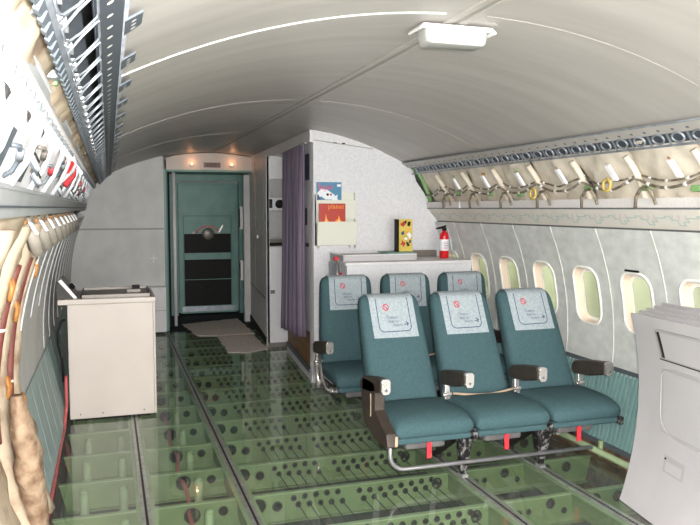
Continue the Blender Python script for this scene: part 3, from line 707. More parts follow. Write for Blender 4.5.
# ---------------------------------------------------------------- seats
def se(t, n): return math.copysign(abs(math.cos(t))**(2/n), math.cos(t)), math.copysign(abs(math.sin(t))**(2/n), math.sin(t))
def seat_row(yo, lean, label, group, dx=0, shroud=True):
    """yo: world y of the cushion front edge; three seats facing the camera."""
    SX = [.12+dx, .61+dx, 1.10+dx]; SW = .475
    root = thing('passenger_seat_row', (.85, yo+.25, 0), label, 'seat row', group)
    ybase = yo+.40
    def yc(z): return ybase+.085+lean*(z-.40)
    zt = 1.045 if shroud else 1.08
    def hwid(z):
        t = (z-.40)/(zt-.40)
        return .222-.024*t
    def hdep(z):
        t = (z-.40)/(zt-.40)
        return .085-.025*t
    for i, x0 in enumerate(SX):
        cx = x0+SW/2-.005
        # cushion: loft along x
        mb = MB(); rings = []
        for u in (-1, -.985, -.95, -.88, -.6, -.2, .2, .6, .88, .95, .985, 1):
            sc = 1-.55*max(0, (abs(u)-.85)/.15)**2.2
            ring = []
            for k in range(28):
                c, s_ = se(2*math.pi*k/28, 3.6)
                y = yo+.235+.235*c*(1-.12*(1-sc)); z = .405+.058*s_*sc-.018*max(0, -c)**3+.012*(1-abs(u))*(s_ > 0)*(1-abs(c)**2)
                ring.append((cx+u*(SW/2-.004), y, z))
            rings.append(ring)
        mb.loft(rings, 'seat'); mb.build('seat_cushion', root)
        # fabric apron below the cushion front
        mb = MB(); mb.box(x0+.01, x0+SW-.02, yo+.02, yo+.07, .315, .352, 'seat'); mb.build('seat_apron', root, bevel=.012, seg=3)
        # backrest
        mb = MB(); rings = []
        zz = [.40, .405, .43, .5, .6, .7, .8, .9]+[zt-q for q in (.095, .055, .03, .013, .003, 0)]
        for z in zz:
            e = max(0, (z-zt+.085)/.085); q = math.sqrt(max(0.0, 1-e**2.6)) if e > 0 else 1
            shr = .80+.20*q; dsh = .25+.75*q
            if z < .42: dsh = .8; 
            bul = .012*math.sin(math.pi*min(1, max(0, (z-.42)/.45)))
            ring = []
            for k in range(36):
                c, s_ = se(2*math.pi*k/36, 4)
                ring.append((cx+hwid(z)*shr*c, yc(z)+hdep(z)*dsh*s_-(bul if s_ < 0 else 0)*(1-c*c), z))
            rings.append(ring)
        mb.loft(rings, 'seat'); bk = mb.build('backrest', root)
        # headrest cover with its print, draped over the top
        cw = .148; zl = zt-.243
        def surf(a, b, off=.005):
            # a in metres across, b in metres measured up from the lower hem; beyond the crown it goes back and down
            zf = zt-.023
            if zl+b <= zf: z = zl+b; y = yc(z)-hdep(z)*(1-abs(a/hwid(z))**4)**.25*1.0-off-.008*math.sin(math.pi*min(1, (z-.42)/.45))*(z < .87)
            else:
                s_ = zl+b-zf; rr = .052; ang = min(math.pi, s_/rr)
                yf = yc(zf)-hdep(zf)*(1-abs(a/hwid(zf))**4)**.25-off; dd = (yc(zf)-yf)
                y = yc(zf)-dd*math.cos(ang); z = zf+(.028+off)*math.sin(ang)-max(0, s_-rr*math.pi)
                y += lean*(z-zf)
            return (cx+a, y, z)
        TOT = (zt-.023-zl)+.052*math.pi+.06
        mb = MB(); mb.grid(lambda u, v: surf(-cw+2*cw*u, TOT*v), 12, 28, 'cover')
        # navy outline: open at the top, rounded below
        lw = .0035; path = []
        pw, pb, pr = .106, .035, .03
        for k in range(9): path.append((-pw, .235-(.235-pb-pr)*k/8))
        for k in range(1, 7): a = R(180+90*k/6); path.append((-pw+pr+pr*math.cos(a), pb+pr+pr*math.sin(a)))
        for k in range(1, 7): a = R(270+90*k/6); path.append((pw-pr+pr*math.cos(a), pb+pr+pr*math.sin(a)))
        for k in range(1, 9): path.append((pw, pb+pr+(.235-pb-pr)*k/8))
        def strip(path, lw, m, closed=False, off=.0075):
            n = len(path)
            for k in range(n if closed else n-1):
                p, q = path[k], path[(k+1) % n]; d = Vector((q[0]-p[0], q[1]-p[1])); d.normalize(); nn = (-d.y*lw/2, d.x*lw/2); ext = (d.x*lw*.2, d.y*lw*.2)
                mb.add([surf(p[0]+nn[0]-ext[0], p[1]+nn[1]-ext[1], off), surf(p[0]-nn[0]-ext[0], p[1]-nn[1]-ext[1], off), surf(q[0]-nn[0]+ext[0], q[1]-nn[1]+ext[1], off), surf(q[0]+nn[0]+ext[0], q[1]+nn[1]+ext[1], off)], [(0, 1, 2, 3)], m)
        strip(path, .005, 'navy')
        cc = circ(-.045, .178, .018, 18); strip(cc, .0055, 'redp', True); strip([(-.058, .191), (-.032, .165)], .0055, 'redp')
        put_text(mb, 'Chaleco', .024, lambda a, b: surf(-.052+a*.95, .110+b, .0075), 'navy')
        put_text(mb, 'bajo su', .024, lambda a, b: surf(-.040+a*.95, .088+b, .0075), 'navy')
        put_text(mb, 'Asiento', .022, lambda a, b: surf(-.012+a*.9, .066+b, .0075), 'navy')
        strip([(.062, .072), (.088, .078)], .005, 'navy'); strip([(.074, .090), (.090, .078), (.078, .064)], .005, 'navy')
        mb.build('headrest_cover', bk)
        # life vest pouch and pull strap below
        mb = MB(); mb.box(cx-.14, cx+.10, yo+.10, yo+.36, .255, .305, 'pouch'); mb.build('life_vest_pouch', root, bevel=.015, seg=3)
        mb = MB(); mb.box(cx-.02, cx+.008, yo+.085, yo+.09, .205, .30, 'red'); mb.build('pull_strap', root)
        mb = MB(); p = []
        for k in range(13):
            u = k/12; p.append((x0+.03+u*(SW-.06), ybase-.012-.03*math.sin(u*math.pi), .462+.014*(1-math.sin(u*math.pi))))
        if i == 1:
            mb.tube(p, .008, 'tan', 6); mb.build('seat_belt', root)
    # armrests
    AXS = [.095+dx, .605+dx, 1.085+dx, 1.55+dx]
    for j, x in enumerate(AXS):
        w2 = .032
        def AR(a, b): return b+.20*(yo+.40-a)*.9     # the pads rise towards the front
        prof = [(yo+.13, .535), (yo+.115, .56), (yo+.118, .60), (yo+.14, .615), (yo+.28, .622), (yo+.42, .622), (yo+.455, .605), (yo+.46, .56), (yo+.43, .535), (yo+.28, .525)]
        prof = [(a, AR(a, b)) for a, b in prof]
        mb = MB(); mb.prism(prof, lambda a, b, d: (d, a, b), x-w2, x+w2, 'brown'); ar = mb.build('armrest', root, bevel=.012, seg=3)
        zf_ = AR(yo+.12, 0)
        mb = MB(); mb.prism([(-.026, .545), (-.026, .600), (-.016, .612), (.016, .612), (.026, .600), (.026, .545), (.016, .527), (-.016, .527)], lambda a, b, d: (x+a, d, b+zf_), yo+.104, yo+.132, 'chrome'); mb.lathe((x, yo+.105, .552+zf_), [(.008, 0), (.008, -.003)], 'alloyd', 10, 'Y'); mb.build('arm_cap', ar, bevel=.004)
        mb = MB(); mb.hexa([(x-.02, yo+.39, .44), (x+.02, yo+.39, .44), (x+.02, yo+.44, .44), (x-.02, yo+.44, .44), (x-.014, yo+.40, .54), (x+.014, yo+.40, .54), (x+.014, yo+.43, .54), (x-.014, yo+.43, .54)], 'chrome')
        mb.tube([(x-.03, yo+.40, .47), (x+.03, yo+.40, .47)], .014, 'chrome', 8); mb.build('arm_bracket', root, bevel=.003)
    # brown end shroud on the aisle side
    x = AXS[0]
    if not shroud:
        mb = MB(); mb.tube([(x, yo+.40, .52), (x, yo+.30, .36), (x, yo+.18, .31), (x, yo+.04, .33)], .014, 'chrome', 8); mb.tube([(x-.01, yo+.42, .44), (x-.01, yo+.36, .28)], .018, 'chrome', 8); mb.build('end_strut', root)
    prof = [(yo+.42, .60), (yo+.38, .625), (yo+.20, .625), (yo+.20, .47), (yo+.10, .42), (yo+.02, .385), (yo+.0, .315), (yo+.04, .30), (yo+.22, .31), (yo+.36, .36), (yo+.43, .46)]
    if shroud:
        mb = MB(); mb.prism(prof, lambda a, b, d: (d, a, b), x-.032, x+.030, 'brownside'); mb.build('end_shroud', root, bevel=.008, seg=3)
        mb = MB(); mb.box(x-.036, x-.031, yo+.26, yo+.266, .42, .55, 'tan'); mb.box(x+.010, x+.026, yo-.006, yo+.002, .32, .375, 'tan'); mb.build('shroud_trim', root)
    # frame beams, legs
    for y in (yo+.09, yo+.36):
        mb = MB(); mb.tube([(.12, y, .325), (1.59, y, .325)], .02, 'steel', 10); mb.build('cross_tube', root)
    for x in [q+dx for q in (.112, .60, 1.09, 1.58)]:
        mb = MB(); mb.prism([(yo+.02, .30), (yo+.02, .345), (yo+.40, .36), (yo+.44, .44), (yo+.46, .43), (yo+.42, .32), (yo+.3, .305)], lambda a, b, d: (d, a, b), x-.012, x+.012, 'worn'); mb.build('spreader', root)
    for x in (.645, 1.175):
        tw = .070 if x > 1 else .050
        yl = yo+.26
        mb = MB()
        mb.hexa([(x-.016, yl-.012, .016), (x+.016, yl-.012, .016), (x+.016, yl+.012, .016), (x-.016, yl+.012, .016), (x-tw, yo+.20, .335), (x+tw, yo+.20, .335), (x+tw, yo+.29, .335), (x-tw, yo+.29, .335)], 'worn'); mb.build('leg', root, bevel=.004)
        mb = MB(); mb.box(x-.018, x+.018, yl-.03, yl+.03, .0065, .024, 'steel'); mb.build('track_fitting', root)
        mb = MB(); mb.box(x-.018, x+.018, yl+.34, yl+.42, .0065, .03, 'darkmet'); mb.build('track_fitting', root)
        mb = MB(); mb.hexa([(x-.014, yl+.36, .02), (x+.014, yl+.36, .02), (x+.014, yl+.40, .02), (x-.014, yl+.40, .02), (x-.014, yo+.24, .27), (x+.014, yo+.24, .27), (x+.014, yo+.26, .31), (x-.014, yo+.26, .31)], 'darkmet'); mb.build('brace', root)
        mb = MB(); mb.hexa([(x-.014, yl+.36, .02), (x+.014, yl+.36, .02), (x+.014, yl+.39, .02), (x-.014, yl+.39, .02), (x-.02, yo+.34, .33), (x+.02, yo+.34, .33), (x+.02, yo+.38, .33), (x-.02, yo+.38, .33)], 'darkmet'); mb.build('leg', root)
    # baggage bar
    yb = yo+.235; mb = MB(); p = [(.17, yb, .30), (.17, yb, .19)]
    for k in range(1, 8): a = R(180+90*k/7); p.append((.26+.09*math.cos(a), yb, .19+.09*math.sin(a)))
    if not shroud: p = [(.47, yb, .10)]
    p.append((1.53, yb, .10)); mb.tube(p, .0125, 'steel', 10); mb.build('baggage_bar', root)
    return root
seat_row(3.62, .45, 'front row of three teal seats with paper headrest covers, nearest the camera', 'teal seat rows')
seat_row(4.80, .12, 'rear row of three teal seats with paper headrest covers, half hidden behind the front row', 'teal seat rows', .03, False)

# ---------------------------------------------------------------- left: beige cabinet and things on it
t = thing('service_cabinet', (-1.33, 6.1, 0), 'large beige cabinet with a tray top standing by the left wall', 'cabinet')
mb = MB(); mb.box(-1.635, -1.02, 5.80, 6.40, .02, .885, 'cab'); mb.build('body', t, bevel=.006)
mb = MB(); mb.box(-1.02, -1.005, 5.80, 6.40, .02, .885, 'cabtop'); mb.build('door_edge', t, bevel=.003)
mb = MB(); mb.box(-1.70, -1.0, 5.785, 6.42, .885, .926, 'cab'); mb.build('top_slab', t, bevel=.006)
mb = MB(); mb.box(-1.53, -1.04, 5.84, 6.38, .926, .932, 'tray')
for a in ((-1.54, -1.53, 5.83, 6.39), (-1.04, -1.03, 5.83, 6.39), (-1.54, -1.03, 5.83, 5.84), (-1.54, -1.03, 6.38, 6.39)): mb.box(*a, .926, .95, 'tray')
mb.build('tray', t)
mb = MB(); mb.box(-1.16, -1.10, 6.2, 6.26, .95, .975, 'black'); mb.box(-1.2, -1.10, 6.1, 6.15, .926, .955, 'tray'); mb.build('tray_clip', t)
mb = MB(); mb.box(-1.6, -1.05, 5.83, 6.37, 0, .02, 'dark'); mb.build('plinth', t)
for x in (-1.56, -1.4, -1.1):
    mb = MB(); mb.lathe((x, 5.80, .055), [(.006, 0), (.005, -.004)], 'alloyd', 8, 'Y'); mb.build('screw', t)
t = thing('control_box', (-1.63, 5.95, .926), 'dark wedge shaped box with a white edged sloping panel on the beige cabinet', 'box')
mb = MB(); mb.prism([(-1.705, .927), (-1.585, .927), (-1.685, 1.055), (-1.705, 1.045)], lambda a, b, d: (a, d, b), 5.83, 6.15, 'darkmet'); mb.build('wedge', t)
mb = MB(); mb.prism([(-1.58, .927), (-1.565, .935), (-1.672, 1.075), (-1.69, 1.062)], lambda a, b, d: (a, d, b), 5.815, 6.17, 'tray'); mb.build('sloping_panel', t)
mb = MB(); mb.prism([(-1.583, .927), (-1.562, .935), (-1.670, 1.076), (-1.693, 1.062)], lambda a, b, d: (a, d, b), 5.806, 5.814, 'bright'); mb.build('white_edge', t)
mb = MB(); nrm = Vector((.79, 0, .61))
for yy, r in ((5.98, .022), (5.93, .014)):
    c = Vector((-1.612, yy, 1.0)); u = Vector((0, 1, 0)); v = nrm.cross(u)
    mb.loft([[c+u*(r*math.cos(2*math.pi*k/12))+v*(r*math.sin(2*math.pi*k/12))+nrm*h for k in range(12)] for h in (0, .025)], 'black')
mb.build('socket', t)
mb = MB(); p = [(-1.65, 5.79, .78), (-1.675, 5.78, .77), (-1.70, 5.77, .70), (-1.70, 5.77, .60), (-1.675, 5.77, .48), (-1.67, 5.77, .32)]
pp = [Vector(a) for a in p]
mb.tube(pp, .009, 'black', 8); tag(mb.build('power_cable'), 'black cable looping down behind the left edge of the beige cabinet', 'cable')
mb = MB(); pts = [(-1.655, 5.78, .36), (-1.65, 5.7, .18), (-1.66, 5.5, .04), (-1.665, 5.0, .028), (-1.66, 4.4, .026), (-1.665, 3.8, .026), (-1.66, 3.0, .026), (-1.655, 2.0, .026)]
cur_ = []
for i in range(len(pts)-1):
    for k in range(5): cur_.append(Vector(pts[i]).lerp(Vector(pts[i+1]), k/5))
mb.tube(cur_, .012, 'hose', 8); tag(mb.build('floor_hose'), 'dull red hose lying along the left edge of the glass floor', 'hose')

# ---------------------------------------------------------------- rugs
def rug(pts, z, label):
    mb = MB(); n = len(pts)
    mb.prism(pts, lambda a, b, d: (a, b, d), .001, z, 'rug')
    return tag(mb.build('rug'), label, 'rug', 'carpet scraps by the door')
random.seed(11)
def ragged(p):
    out = []
    for i in range(len(p)):
        a, b = Vector(p[i]), Vector(p[(i+1) % len(p)])
        n = max(2, int((b-a).length/.08))
        for k in range(n):
            q = a.lerp(b, k/n); out.append((q.x+random.uniform(-.012, .012), q.y+random.uniform(-.02, .02)))
    return out
rug(ragged([(-.40, 10.28), (.42, 10.6), (.40, 9.25), (.0, 9.22), (-.30, 9.3)]), .008, 'beige carpet scrap lying right in front of the teal door')
rug(ragged([(-.06, 9.28), (.37, 9.2), (.37, 8.15), (.1, 8.05), (-.10, 8.12)]), .006, 'beige carpet strip beside the galley unit, nearer the camera')

# ---------------------------------------------------------------- ceiling emergency light
t = thing('ceiling_light', (.0, 2.78, 2.27), 'white oblong emergency light mounted on the ceiling strip', 'light')
lz = 2.335
mb = MB(); mb.prism([(-.17, lz-.03), (-.15, lz-.012), (.15, lz-.012), (.17, lz-.03), (.165, lz-.038), (.14, lz-.022), (-.14, lz-.022), (-.165, lz-.038)], lambda a, b, d: (.01+a, 2.77+d, b), -.06, .06, 'white'); mb.box(-.14, .16, 2.72, 2.82, lz-.03, lz-.008, 'diff'); mb.build('mounting_plate', t, bevel=.003)
mb = MB(); rings = []
for z, s_ in ((lz-.028, 1), (lz-.06, .98), (lz-.078, .94), (lz-.085, .84)):
    rings.append([(.01+a*s_, 2.77+b*(.9+.1*s_), z) for a, b in rrect(.275, .105, .02, 4)])
mb.loft(rings, 'diff'); mb.build('lens', t, bevel=.002)

# ---------------------------------------------------------------- overhead rails (both sides)
def rail(s, label):
    t = thing('ceiling_rail', (s*1.36, 4, 1.88), label, 'rail', 'ceiling edge rails')
    yA, yB = .4, 6.44 if s > 0 else 9.7
    # inner flange carrying the ceiling edge
    mb = MB()
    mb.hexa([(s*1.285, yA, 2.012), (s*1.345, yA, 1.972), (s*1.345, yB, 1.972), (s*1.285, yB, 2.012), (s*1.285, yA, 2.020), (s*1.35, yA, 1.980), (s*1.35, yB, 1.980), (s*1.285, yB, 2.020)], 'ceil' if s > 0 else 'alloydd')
    mb.tube([(s*1.285, yA, 2.014), (s*1.285, yB, 2.014)], .006, 'alloy', 8)
    y = .6
    fn_ = Vector((s*-.555, 0, -.83))
    while y < yB:
        c = Vector((s*1.318, y, 1.989)); u = Vector((0, 1, 0)); v = fn_.cross(u)
        mb.add([c+fn_*.002+u*(.011*math.cos(2*math.pi*k/10))+v*(.008*math.sin(2*math.pi*k/10)) for k in range(10)], [tuple(range(10))], 'trim' if s < 0 else 'alloyd'); y += .1
    mb.build('flange', t)
    # web with cut-outs: frame strips and rims
    def W(a, y, d=0):   # a 0..1 across the web
        if s > 0: return (1.335+.05*a-d*.85, y, 1.985-.075*a-d*.5)
        return (s*(1.338+.072*a)-s*d*.85, y, 1.975-.075*a-d*.5)
    mb = MB()
    for a0, a1 in ((0, .06), (.88, 1.0)):
        mb.add([W(a0, yA), W(a1, yA), W(a1, yB), W(a0, yB), W(a0, yA, -.006), W(a1, yA, -.006), W(a1, yB, -.006), W(a0, yB, -.006)], [(0, 1, 2, 3), (4, 5, 6, 7), (0, 1, 5, 4), (2, 3, 7, 6)], 'alloy')
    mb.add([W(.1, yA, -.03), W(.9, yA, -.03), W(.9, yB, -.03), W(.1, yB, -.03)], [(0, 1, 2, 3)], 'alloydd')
    y = .55
    while y < yB-.1:
        mb.add([W(.05, y-.010), W(.9, y-.008), W(.9, y+.008), W(.05, y+.010)], [(0, 1, 2, 3)], 'alloy')
        y += .2 if s < 0 else .14
    y = .65 if s < 0 else .62; 
    while y < yB-.1:
        if s > 0:
            mb.tube([W(.45+.3*math.sin(2*math.pi*k/12), y+.04*math.cos(2*math.pi*k/12), .004) for k in range(12)], .006, 'alloy', 6, closed=True); y += .14; continue
        p = [W(.06, y-.078, .004), W(.06, y+.06, .004), W(.12, y+.08, .004), W(.5, y+.085, .004), W(.80, y+.06, .004), W(.88, y+.03, .004), W(.88, y-.06, .004), W(.5, y-.086, .004), W(.12, y-.086, .004)]
        mb.tube(p, .0028, 'alloy', 6, closed=True)
        q0 = W(.72, y-.05, -.012); mb.box(q0[0]-.009, q0[0]+.009, y-.05, y+.02, q0[2]-.008, q0[2]+.008, 'alloyl')
        y += .2 if s < 0 else .14
    mb.build('web', t)
    # saw-tooth edge
    mb = MB(); y = yA
    while s < 0 and y < yB-.06:
        mb.add([W(1.0, y), W(1.0, y+.055), W(1.18, y+.045, .004), W(1.18, y+.012, .004), W(1.0, y, -.01), W(1.0, y+.055, -.01), W(1.18, y+.045, -.006), W(1.18, y+.012, -.006)], [(0, 1, 2, 3), (4, 5, 6, 7), (0, 1, 5, 4), (1, 2, 6, 5), (2, 3, 7, 6), (3, 0, 4, 7)], 'alloyd'); y += .07
    if s < 0: mb.build('toothed_edge', t)
    # perforated brackets reaching to the ceiling
    yy = 1.33
    while s < 0 and yy < yB-.2:
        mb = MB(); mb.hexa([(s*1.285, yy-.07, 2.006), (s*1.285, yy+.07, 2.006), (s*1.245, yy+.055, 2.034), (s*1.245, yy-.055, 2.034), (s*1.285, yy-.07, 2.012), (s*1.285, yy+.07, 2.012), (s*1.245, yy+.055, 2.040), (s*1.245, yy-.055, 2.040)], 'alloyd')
        for q in range(3): 
            yq = yy-.035+.035*q; mb.add([(s*(1.265+.006*math.cos(k*math.pi/4)), yq+.008*math.sin(k*math.pi/4), 2.018-.0042*math.cos(k*math.pi/4)) for k in range(8)], [tuple(range(8))], 'trim')
        mb.build('bracket', t); yy += .46
    return t
rail(-1, 'bare metal rail with large cut-outs along the left ceiling edge')
rail(1, 'grey metal rail with cut-outs along the right ceiling edge')

# ---------------------------------------------------------------- insulation blankets, frames, wiring
def blanket(s, y0, y1, z0, z1, m, seed, amp=.03, base=0, label='', group='', rings_=0):
    mb = MB()
    def fn(u, v):
        y = y0+(y1-y0)*u; z = z0+(z1-z0)*v
        sag = amp*math.sin(u*math.pi)**.6*(.6+.4*math.sin(v*math.pi))
        n = noise.noise(Vector((y*4+seed*3.1, z*4, seed)))*.022+noise.noise(Vector((y*11, z*9+seed, seed*2)))*.010
        fold = .008*math.sin((y*.7+z)*30+seed+4*noise.noise(Vector((y*3, z*3, seed))))
        return (s*(xi(z, base)-sag+n+fold), y, z)
    mb.grid(fn, 18, 16, m)
    o = tag(mb.build('insulation_blanket'), label, 'insulation', group)
    return o, fn
# right: bays between rail and valance
FY = [2.73-PIT/2+PIT*i for i in range(9)]   # frames
for i in range(8):
    y0 = FY[i]; y1 = min(FY[i]+PIT, 6.44)
    if y1-y0 < .1: continue
    blanket(1, y0, y1, 1.60, 1.96, 'ins', i+1, .035, .0, '%s cream insulation blanket above the right windows, counting from the camera' % ORD[i], 'blankets above the right windows')
for i in range(8):
    yf = FY[i+1]
    if yf > 6.4: break
    mb = MB(); mb.tube([(xi(z)-.045, yf+.01*math.sin(z*20), z) for z in [1.60+.29*q/8 for q in range(9)]], .020, 'ins', 8)
    tag(mb.build('fuselage_frame'), '%s cream wrapped frame rib above the right windows, counting from the camera' % ORD[i], 'frame', 'frame ribs above the right windows')
# valance
t = thing('valance', (1.6, 4, 1.46), 'long cream valance with a stepped pattern above the right windows', 'valance')
VA = [(1.535, 1.655), (1.545, 1.60), (1.655, 1.468)]
mb = MB(); vy0, vy1 = .4, 6.44
def vq(p, q, m, d=0): mb.add([(p[0], vy0, p[1]), (q[0], vy0, q[1]), (q[0], vy1, q[1]), (p[0], vy1, p[1])], [(0, 1, 2, 3)], m)
vq((1.66, 1.655), VA[0], 'vlip'); vq(VA[0], VA[1], 'vlip'); vq(VA[2], (1.70, 1.462), 'vgroove'); vq((1.645, 1.48), (1.652, 1.466), 'vgroove')
mb.build('perforated_lip', t)
mb = MB(); vq(VA[1], VA[2], 'valance'); mb.build('face', t)
mb = MB(); mb.box(1.54, 1.552, vy0, vy1, 1.592, 1.602, 'vgroove'); mb.box(1.648, 1.662, vy0, vy1, 1.462, 1.472, 'vgroove'); mb.build('groove', t)
mb = MB()
for y in (4.05, 5.75): mb.hexa([(1.533, y, 1.60), (1.55, y, 1.60), (1.55, y+.006, 1.60), (1.533, y+.006, 1.60), (1.532, y, 1.656), (1.55, y, 1.656), (1.55, y+.006, 1.656), (1.532, y+.006, 1.656)], 'bright')
mb.build('joint', t)
mb = MB()
def V(a, y, off=.0015): # a 0 top..1 bottom on face
    x = VA[1][0]+(VA[2][0]-VA[1][0])*a; z = VA[1][1]+(VA[2][1]-VA[1][1])*a
    return (x-off*.77, y, z-off*.64)
y = .5
while y < 6.3:
    stp = [(y, .42), (y+.04, .42), (y+.04, .58), (y+.08, .58), (y+.08, .72), (y+.12, .72), (y+.12, .5), (y+.16, .5), (y+.16, .34), (y+.20, .34), (y+.20, .42), (y+.24, .42)]
    for k in range(len(stp)-1):
        (ya, a), (yb, b) = stp[k], stp[k+1]
        y_lo, y_hi = min(ya, yb)-.006, max(ya, yb)+.006; a_lo, a_hi = min(a, b)-.025, max(a, b)+.025
        off = .0015+.0002*(k % 2)
        mb.add([V(a_lo, y_lo, off), V(a_lo, y_hi, off), V(a_hi, y_hi, off), V(a_hi, y_lo, off)], [(0, 1, 2, 3)], 'pata')
    for k in range(3):
        yy = y+.03+k*.05; mb.add([V(.28, yy), V(.28, yy+.012), V(.5, yy+.03), V(.5, yy+.018)], [(0, 1, 2, 3)], 'patb')
    y += .24
mb.build('pattern', t)
# white brackets + harness on the right
for i, y in enumerate([FY[k]+.17 for k in range(0, 7)]):
    t = thing('frame_bracket', (1.5, y, 1.72), '%s white slanted bracket among the wiring above the right windows' % ORD[i], 'bracket', 'white brackets above the right windows')
    mb = MB(); mb.hexa([(1.435, y-.02, 1.845), (1.45, y-.02, 1.855), (1.45, y+.02, 1.855), (1.435, y+.02, 1.845), (1.485, y-.045, 1.755), (1.50, y-.045, 1.765), (1.50, y-.005, 1.765), (1.485, y-.005, 1.755)], 'bright'); mb.build('bar', t, bevel=.004)
    mb = MB(); mb.box(1.46, 1.495, y+.02, y+.05, 1.855, 1.88, 'orange' if i % 2 else 'gpaint'); mb.build('clip', t, bevel=.012)
    mb = MB(); rr_ = [(1.47, y+.20, 1.70), (1.49, y+.23, 1.66), (1.47, y+.30, 1.66), (1.455, y+.33, 1.70)]
    mb.tube([(1.51, y+.17, 1.62), (1.50, y+.19, 1.68), (1.495, y+.23, 1.715), (1.50, y+.28, 1.71), (1.515, y+.34, 1.66), (1.53, y+.36, 1.60)], .010, 'wire', 8); mb.build('elbow_pipe', t)
def harness(s, zb, seed, label, y0, y1, x0, r):
    mb = MB(); p = []; n = int((y1-y0)/.05); random.seed(seed)
    for k in range(n+1):
        y = y0+(y1-y0)*k/n
        ph = ((y-FY[0])/PIT) % 1
        p.append((s*(x0+.012*math.sin(y*13+seed)), y, zb-.055*math.sin(ph*math.pi)**.8+.018*noise.noise(Vector((y*5, seed, 0)))))
    t = thing('wire_harness', (s*x0, (y0+y1)/2, zb-.05), label, 'wires')
    mb.tube(p, r, 'wire', 7); 
    for k in range(0, n, 3):
        a, b = Vector(p[k]), Vector(p[k+1]); d = (b-a).normalized()*.012; mb.tube([a-d, a+d], r*1.35, 'trim', 7)
    mb.build('bundle', t)
harness(1, 1.80, 1, 'upper wire bundle looping between brackets above the right windows', 1.6, 6.4, 1.52, .006)
harness(1, 1.765, 2, 'lower wire bundle looping between brackets above the right windows', 1.6, 6.4, 1.51, .008)
def torus(c, R0, r, m, name, label, cat, group=None, axis=0):
    mb = MB(); p = []
    for k in range(16):
        a = 2*math.pi*k/16; u, v = R0*math.cos(a), R0*math.sin(a)
        p.append((c[0], c[1]+u, c[2]+v) if axis == 0 else (c[0]+u*.3, c[1]+u, c[2]+v))
    mb.tube(p, r, m, 6, closed=True); return tag(mb.build(name), label, cat, group)
torus((1.475, 3.70, 1.735), .034, .010, 'yellow', 'grommet_ring', 'yellow ring hanging in the wiring above the third window', 'ring')
torus((1.475, 4.50, 1.70), .034, .010, 'yellow', 'grommet_ring', 'yellow ring hanging in the wiring between farther right brackets', 'ring')
random.seed(21)
for i, y in enumerate((3.05, 3.42, 3.95, 4.75, 5.2, 5.75)):
    mb = MB(); mb.prism(rrect(.07, .035, .015, 3, y, 1.70+.012*(i % 3)), lambda a, b, d: (d, a, b), 1.515, 1.54, 'gpaint')
    tag(mb.build('green_clip', bevel=.004), '%s small green clip tucked low in the right insulation' % ORD[i], 'clip', 'green clips in the right insulation')
# frames behind (cream covered) on the right, far end post
mb = MB(); mb.tube([(1.38, 6.38, 1.98), (1.47, 6.39, 1.86), (1.54, 6.40, 1.72), (1.56, 6.41, 1.66)], .02, 'gpaint', 8); tag(mb.build('end_frame'), 'greenish frame end where the right insulation meets the closet wall', 'frame')

# right floor edge: green side rail with stubs, debris
t = thing('side_rail', (1.6, 4.5, 0), 'green tubular side rail along the right edge of the glass floor', 'rail')
mb = MB(); mb.tube([(1.60, 1.8, .055), (1.60, 6.4, .055)], .021, 'beaml', 10); mb.build('tube', t)
for y in (2.9, 3.41, 3.92, 4.43, 4.94, 5.45, 5.96):
    mb = MB(); mb.tube([(1.645, y, .0), (1.645, y, .11)], .017, 'beam', 8); mb.lathe((1.645, y, .02), [(.024, 0), (.024, .018), (.017, .022)], 'trim', 10); mb.build('stub', t)
mb = MB()
mb.grid(lambda u, v: (1.63+.06*v+.02*noise.noise(Vector((u*60, v*4, 3))), 1.8+4.6*u, .0+.09*v+.02*noise.noise(Vector((u*50, v*3, 9)))), 120, 5, 'grit'); tag(mb.build('debris'), 'crumpled brown scraps under the teal ribbed panel', 'scraps')['kind'] = 'stuff'
mb = MB(); mb.tube([(1.60, 4.3, .12), (1.59, 4.3, .09), (1.59, 4.32, .035)], .01, 'red', 8); mb.lathe((1.585, 4.3, .075), [(.028, -.02), (.034, 0), (.028, .02)], 'bright', 12, 'X'); tag(mb.build('red_clamp'), 'small red and white clamp on the green side rail', 'clamp')

# ---------------------------------------------------------------- left overhead: beams, bright tray with gear
t = thing('overhead_beam', (-1.48, 4.8, 1.86), 'upper light beam below the left ceiling rail', 'beam', 'left overhead beams')
mb = MB(); mb.hexa([(-1.462, .3, 1.895), (-1.50, .3, 1.91), (-1.50, 9.6, 1.91), (-1.462, 9.6, 1.895), (-1.468, .3, 1.85), (-1.50, .3, 1.845), (-1.50, 9.6, 1.845), (-1.468, 9.6, 1.85)], 'ltgrey'); mb.build('web', t)
mb = MB(); mb.box(-1.474, -1.462, .3, 9.6, 1.846, 1.856, 'bright'); mb.box(-1.470, -1.458, .3, 9.6, 1.89, 1.90, 'bright'); mb.build('edge', t)
mb = MB()
y = 1.2
while y < 9.3:
    mb.hexa([(-1.47, y, 1.85), (-1.49, y, 1.84), (-1.49, y+.03, 1.84), (-1.47, y+.03, 1.85), (-1.475, y+.02, 1.83), (-1.495, y+.02, 1.825), (-1.495, y+.03, 1.825), (-1.475, y+.03, 1.83)], 'alloy'); y += .17
mb.build('lugs', t)
t = thing('overhead_beam', (-1.58, 4.8, 1.58), 'lower grey beam running along the top of the left windows', 'beam', 'left overhead beams')
mb = MB(); mb.hexa([(-1.572, .3, 1.655), (-1.70, .3, 1.66), (-1.70, 9.6, 1.66), (-1.572, 9.6, 1.655), (-1.588, .3, 1.572), (-1.70, .3, 1.565), (-1.70, 9.6, 1.565), (-1.588, 9.6, 1.572)], 'ltgrey'); mb.build('web', t, bevel=.004)
mb = MB(); mb.box(-1.576, -1.566, .3, 9.6, 1.648, 1.66, 'alloyl'); mb.box(-1.592, -1.574, .3, 9.6, 1.60, 1.606, 'alloyd'); mb.build('edge', t)
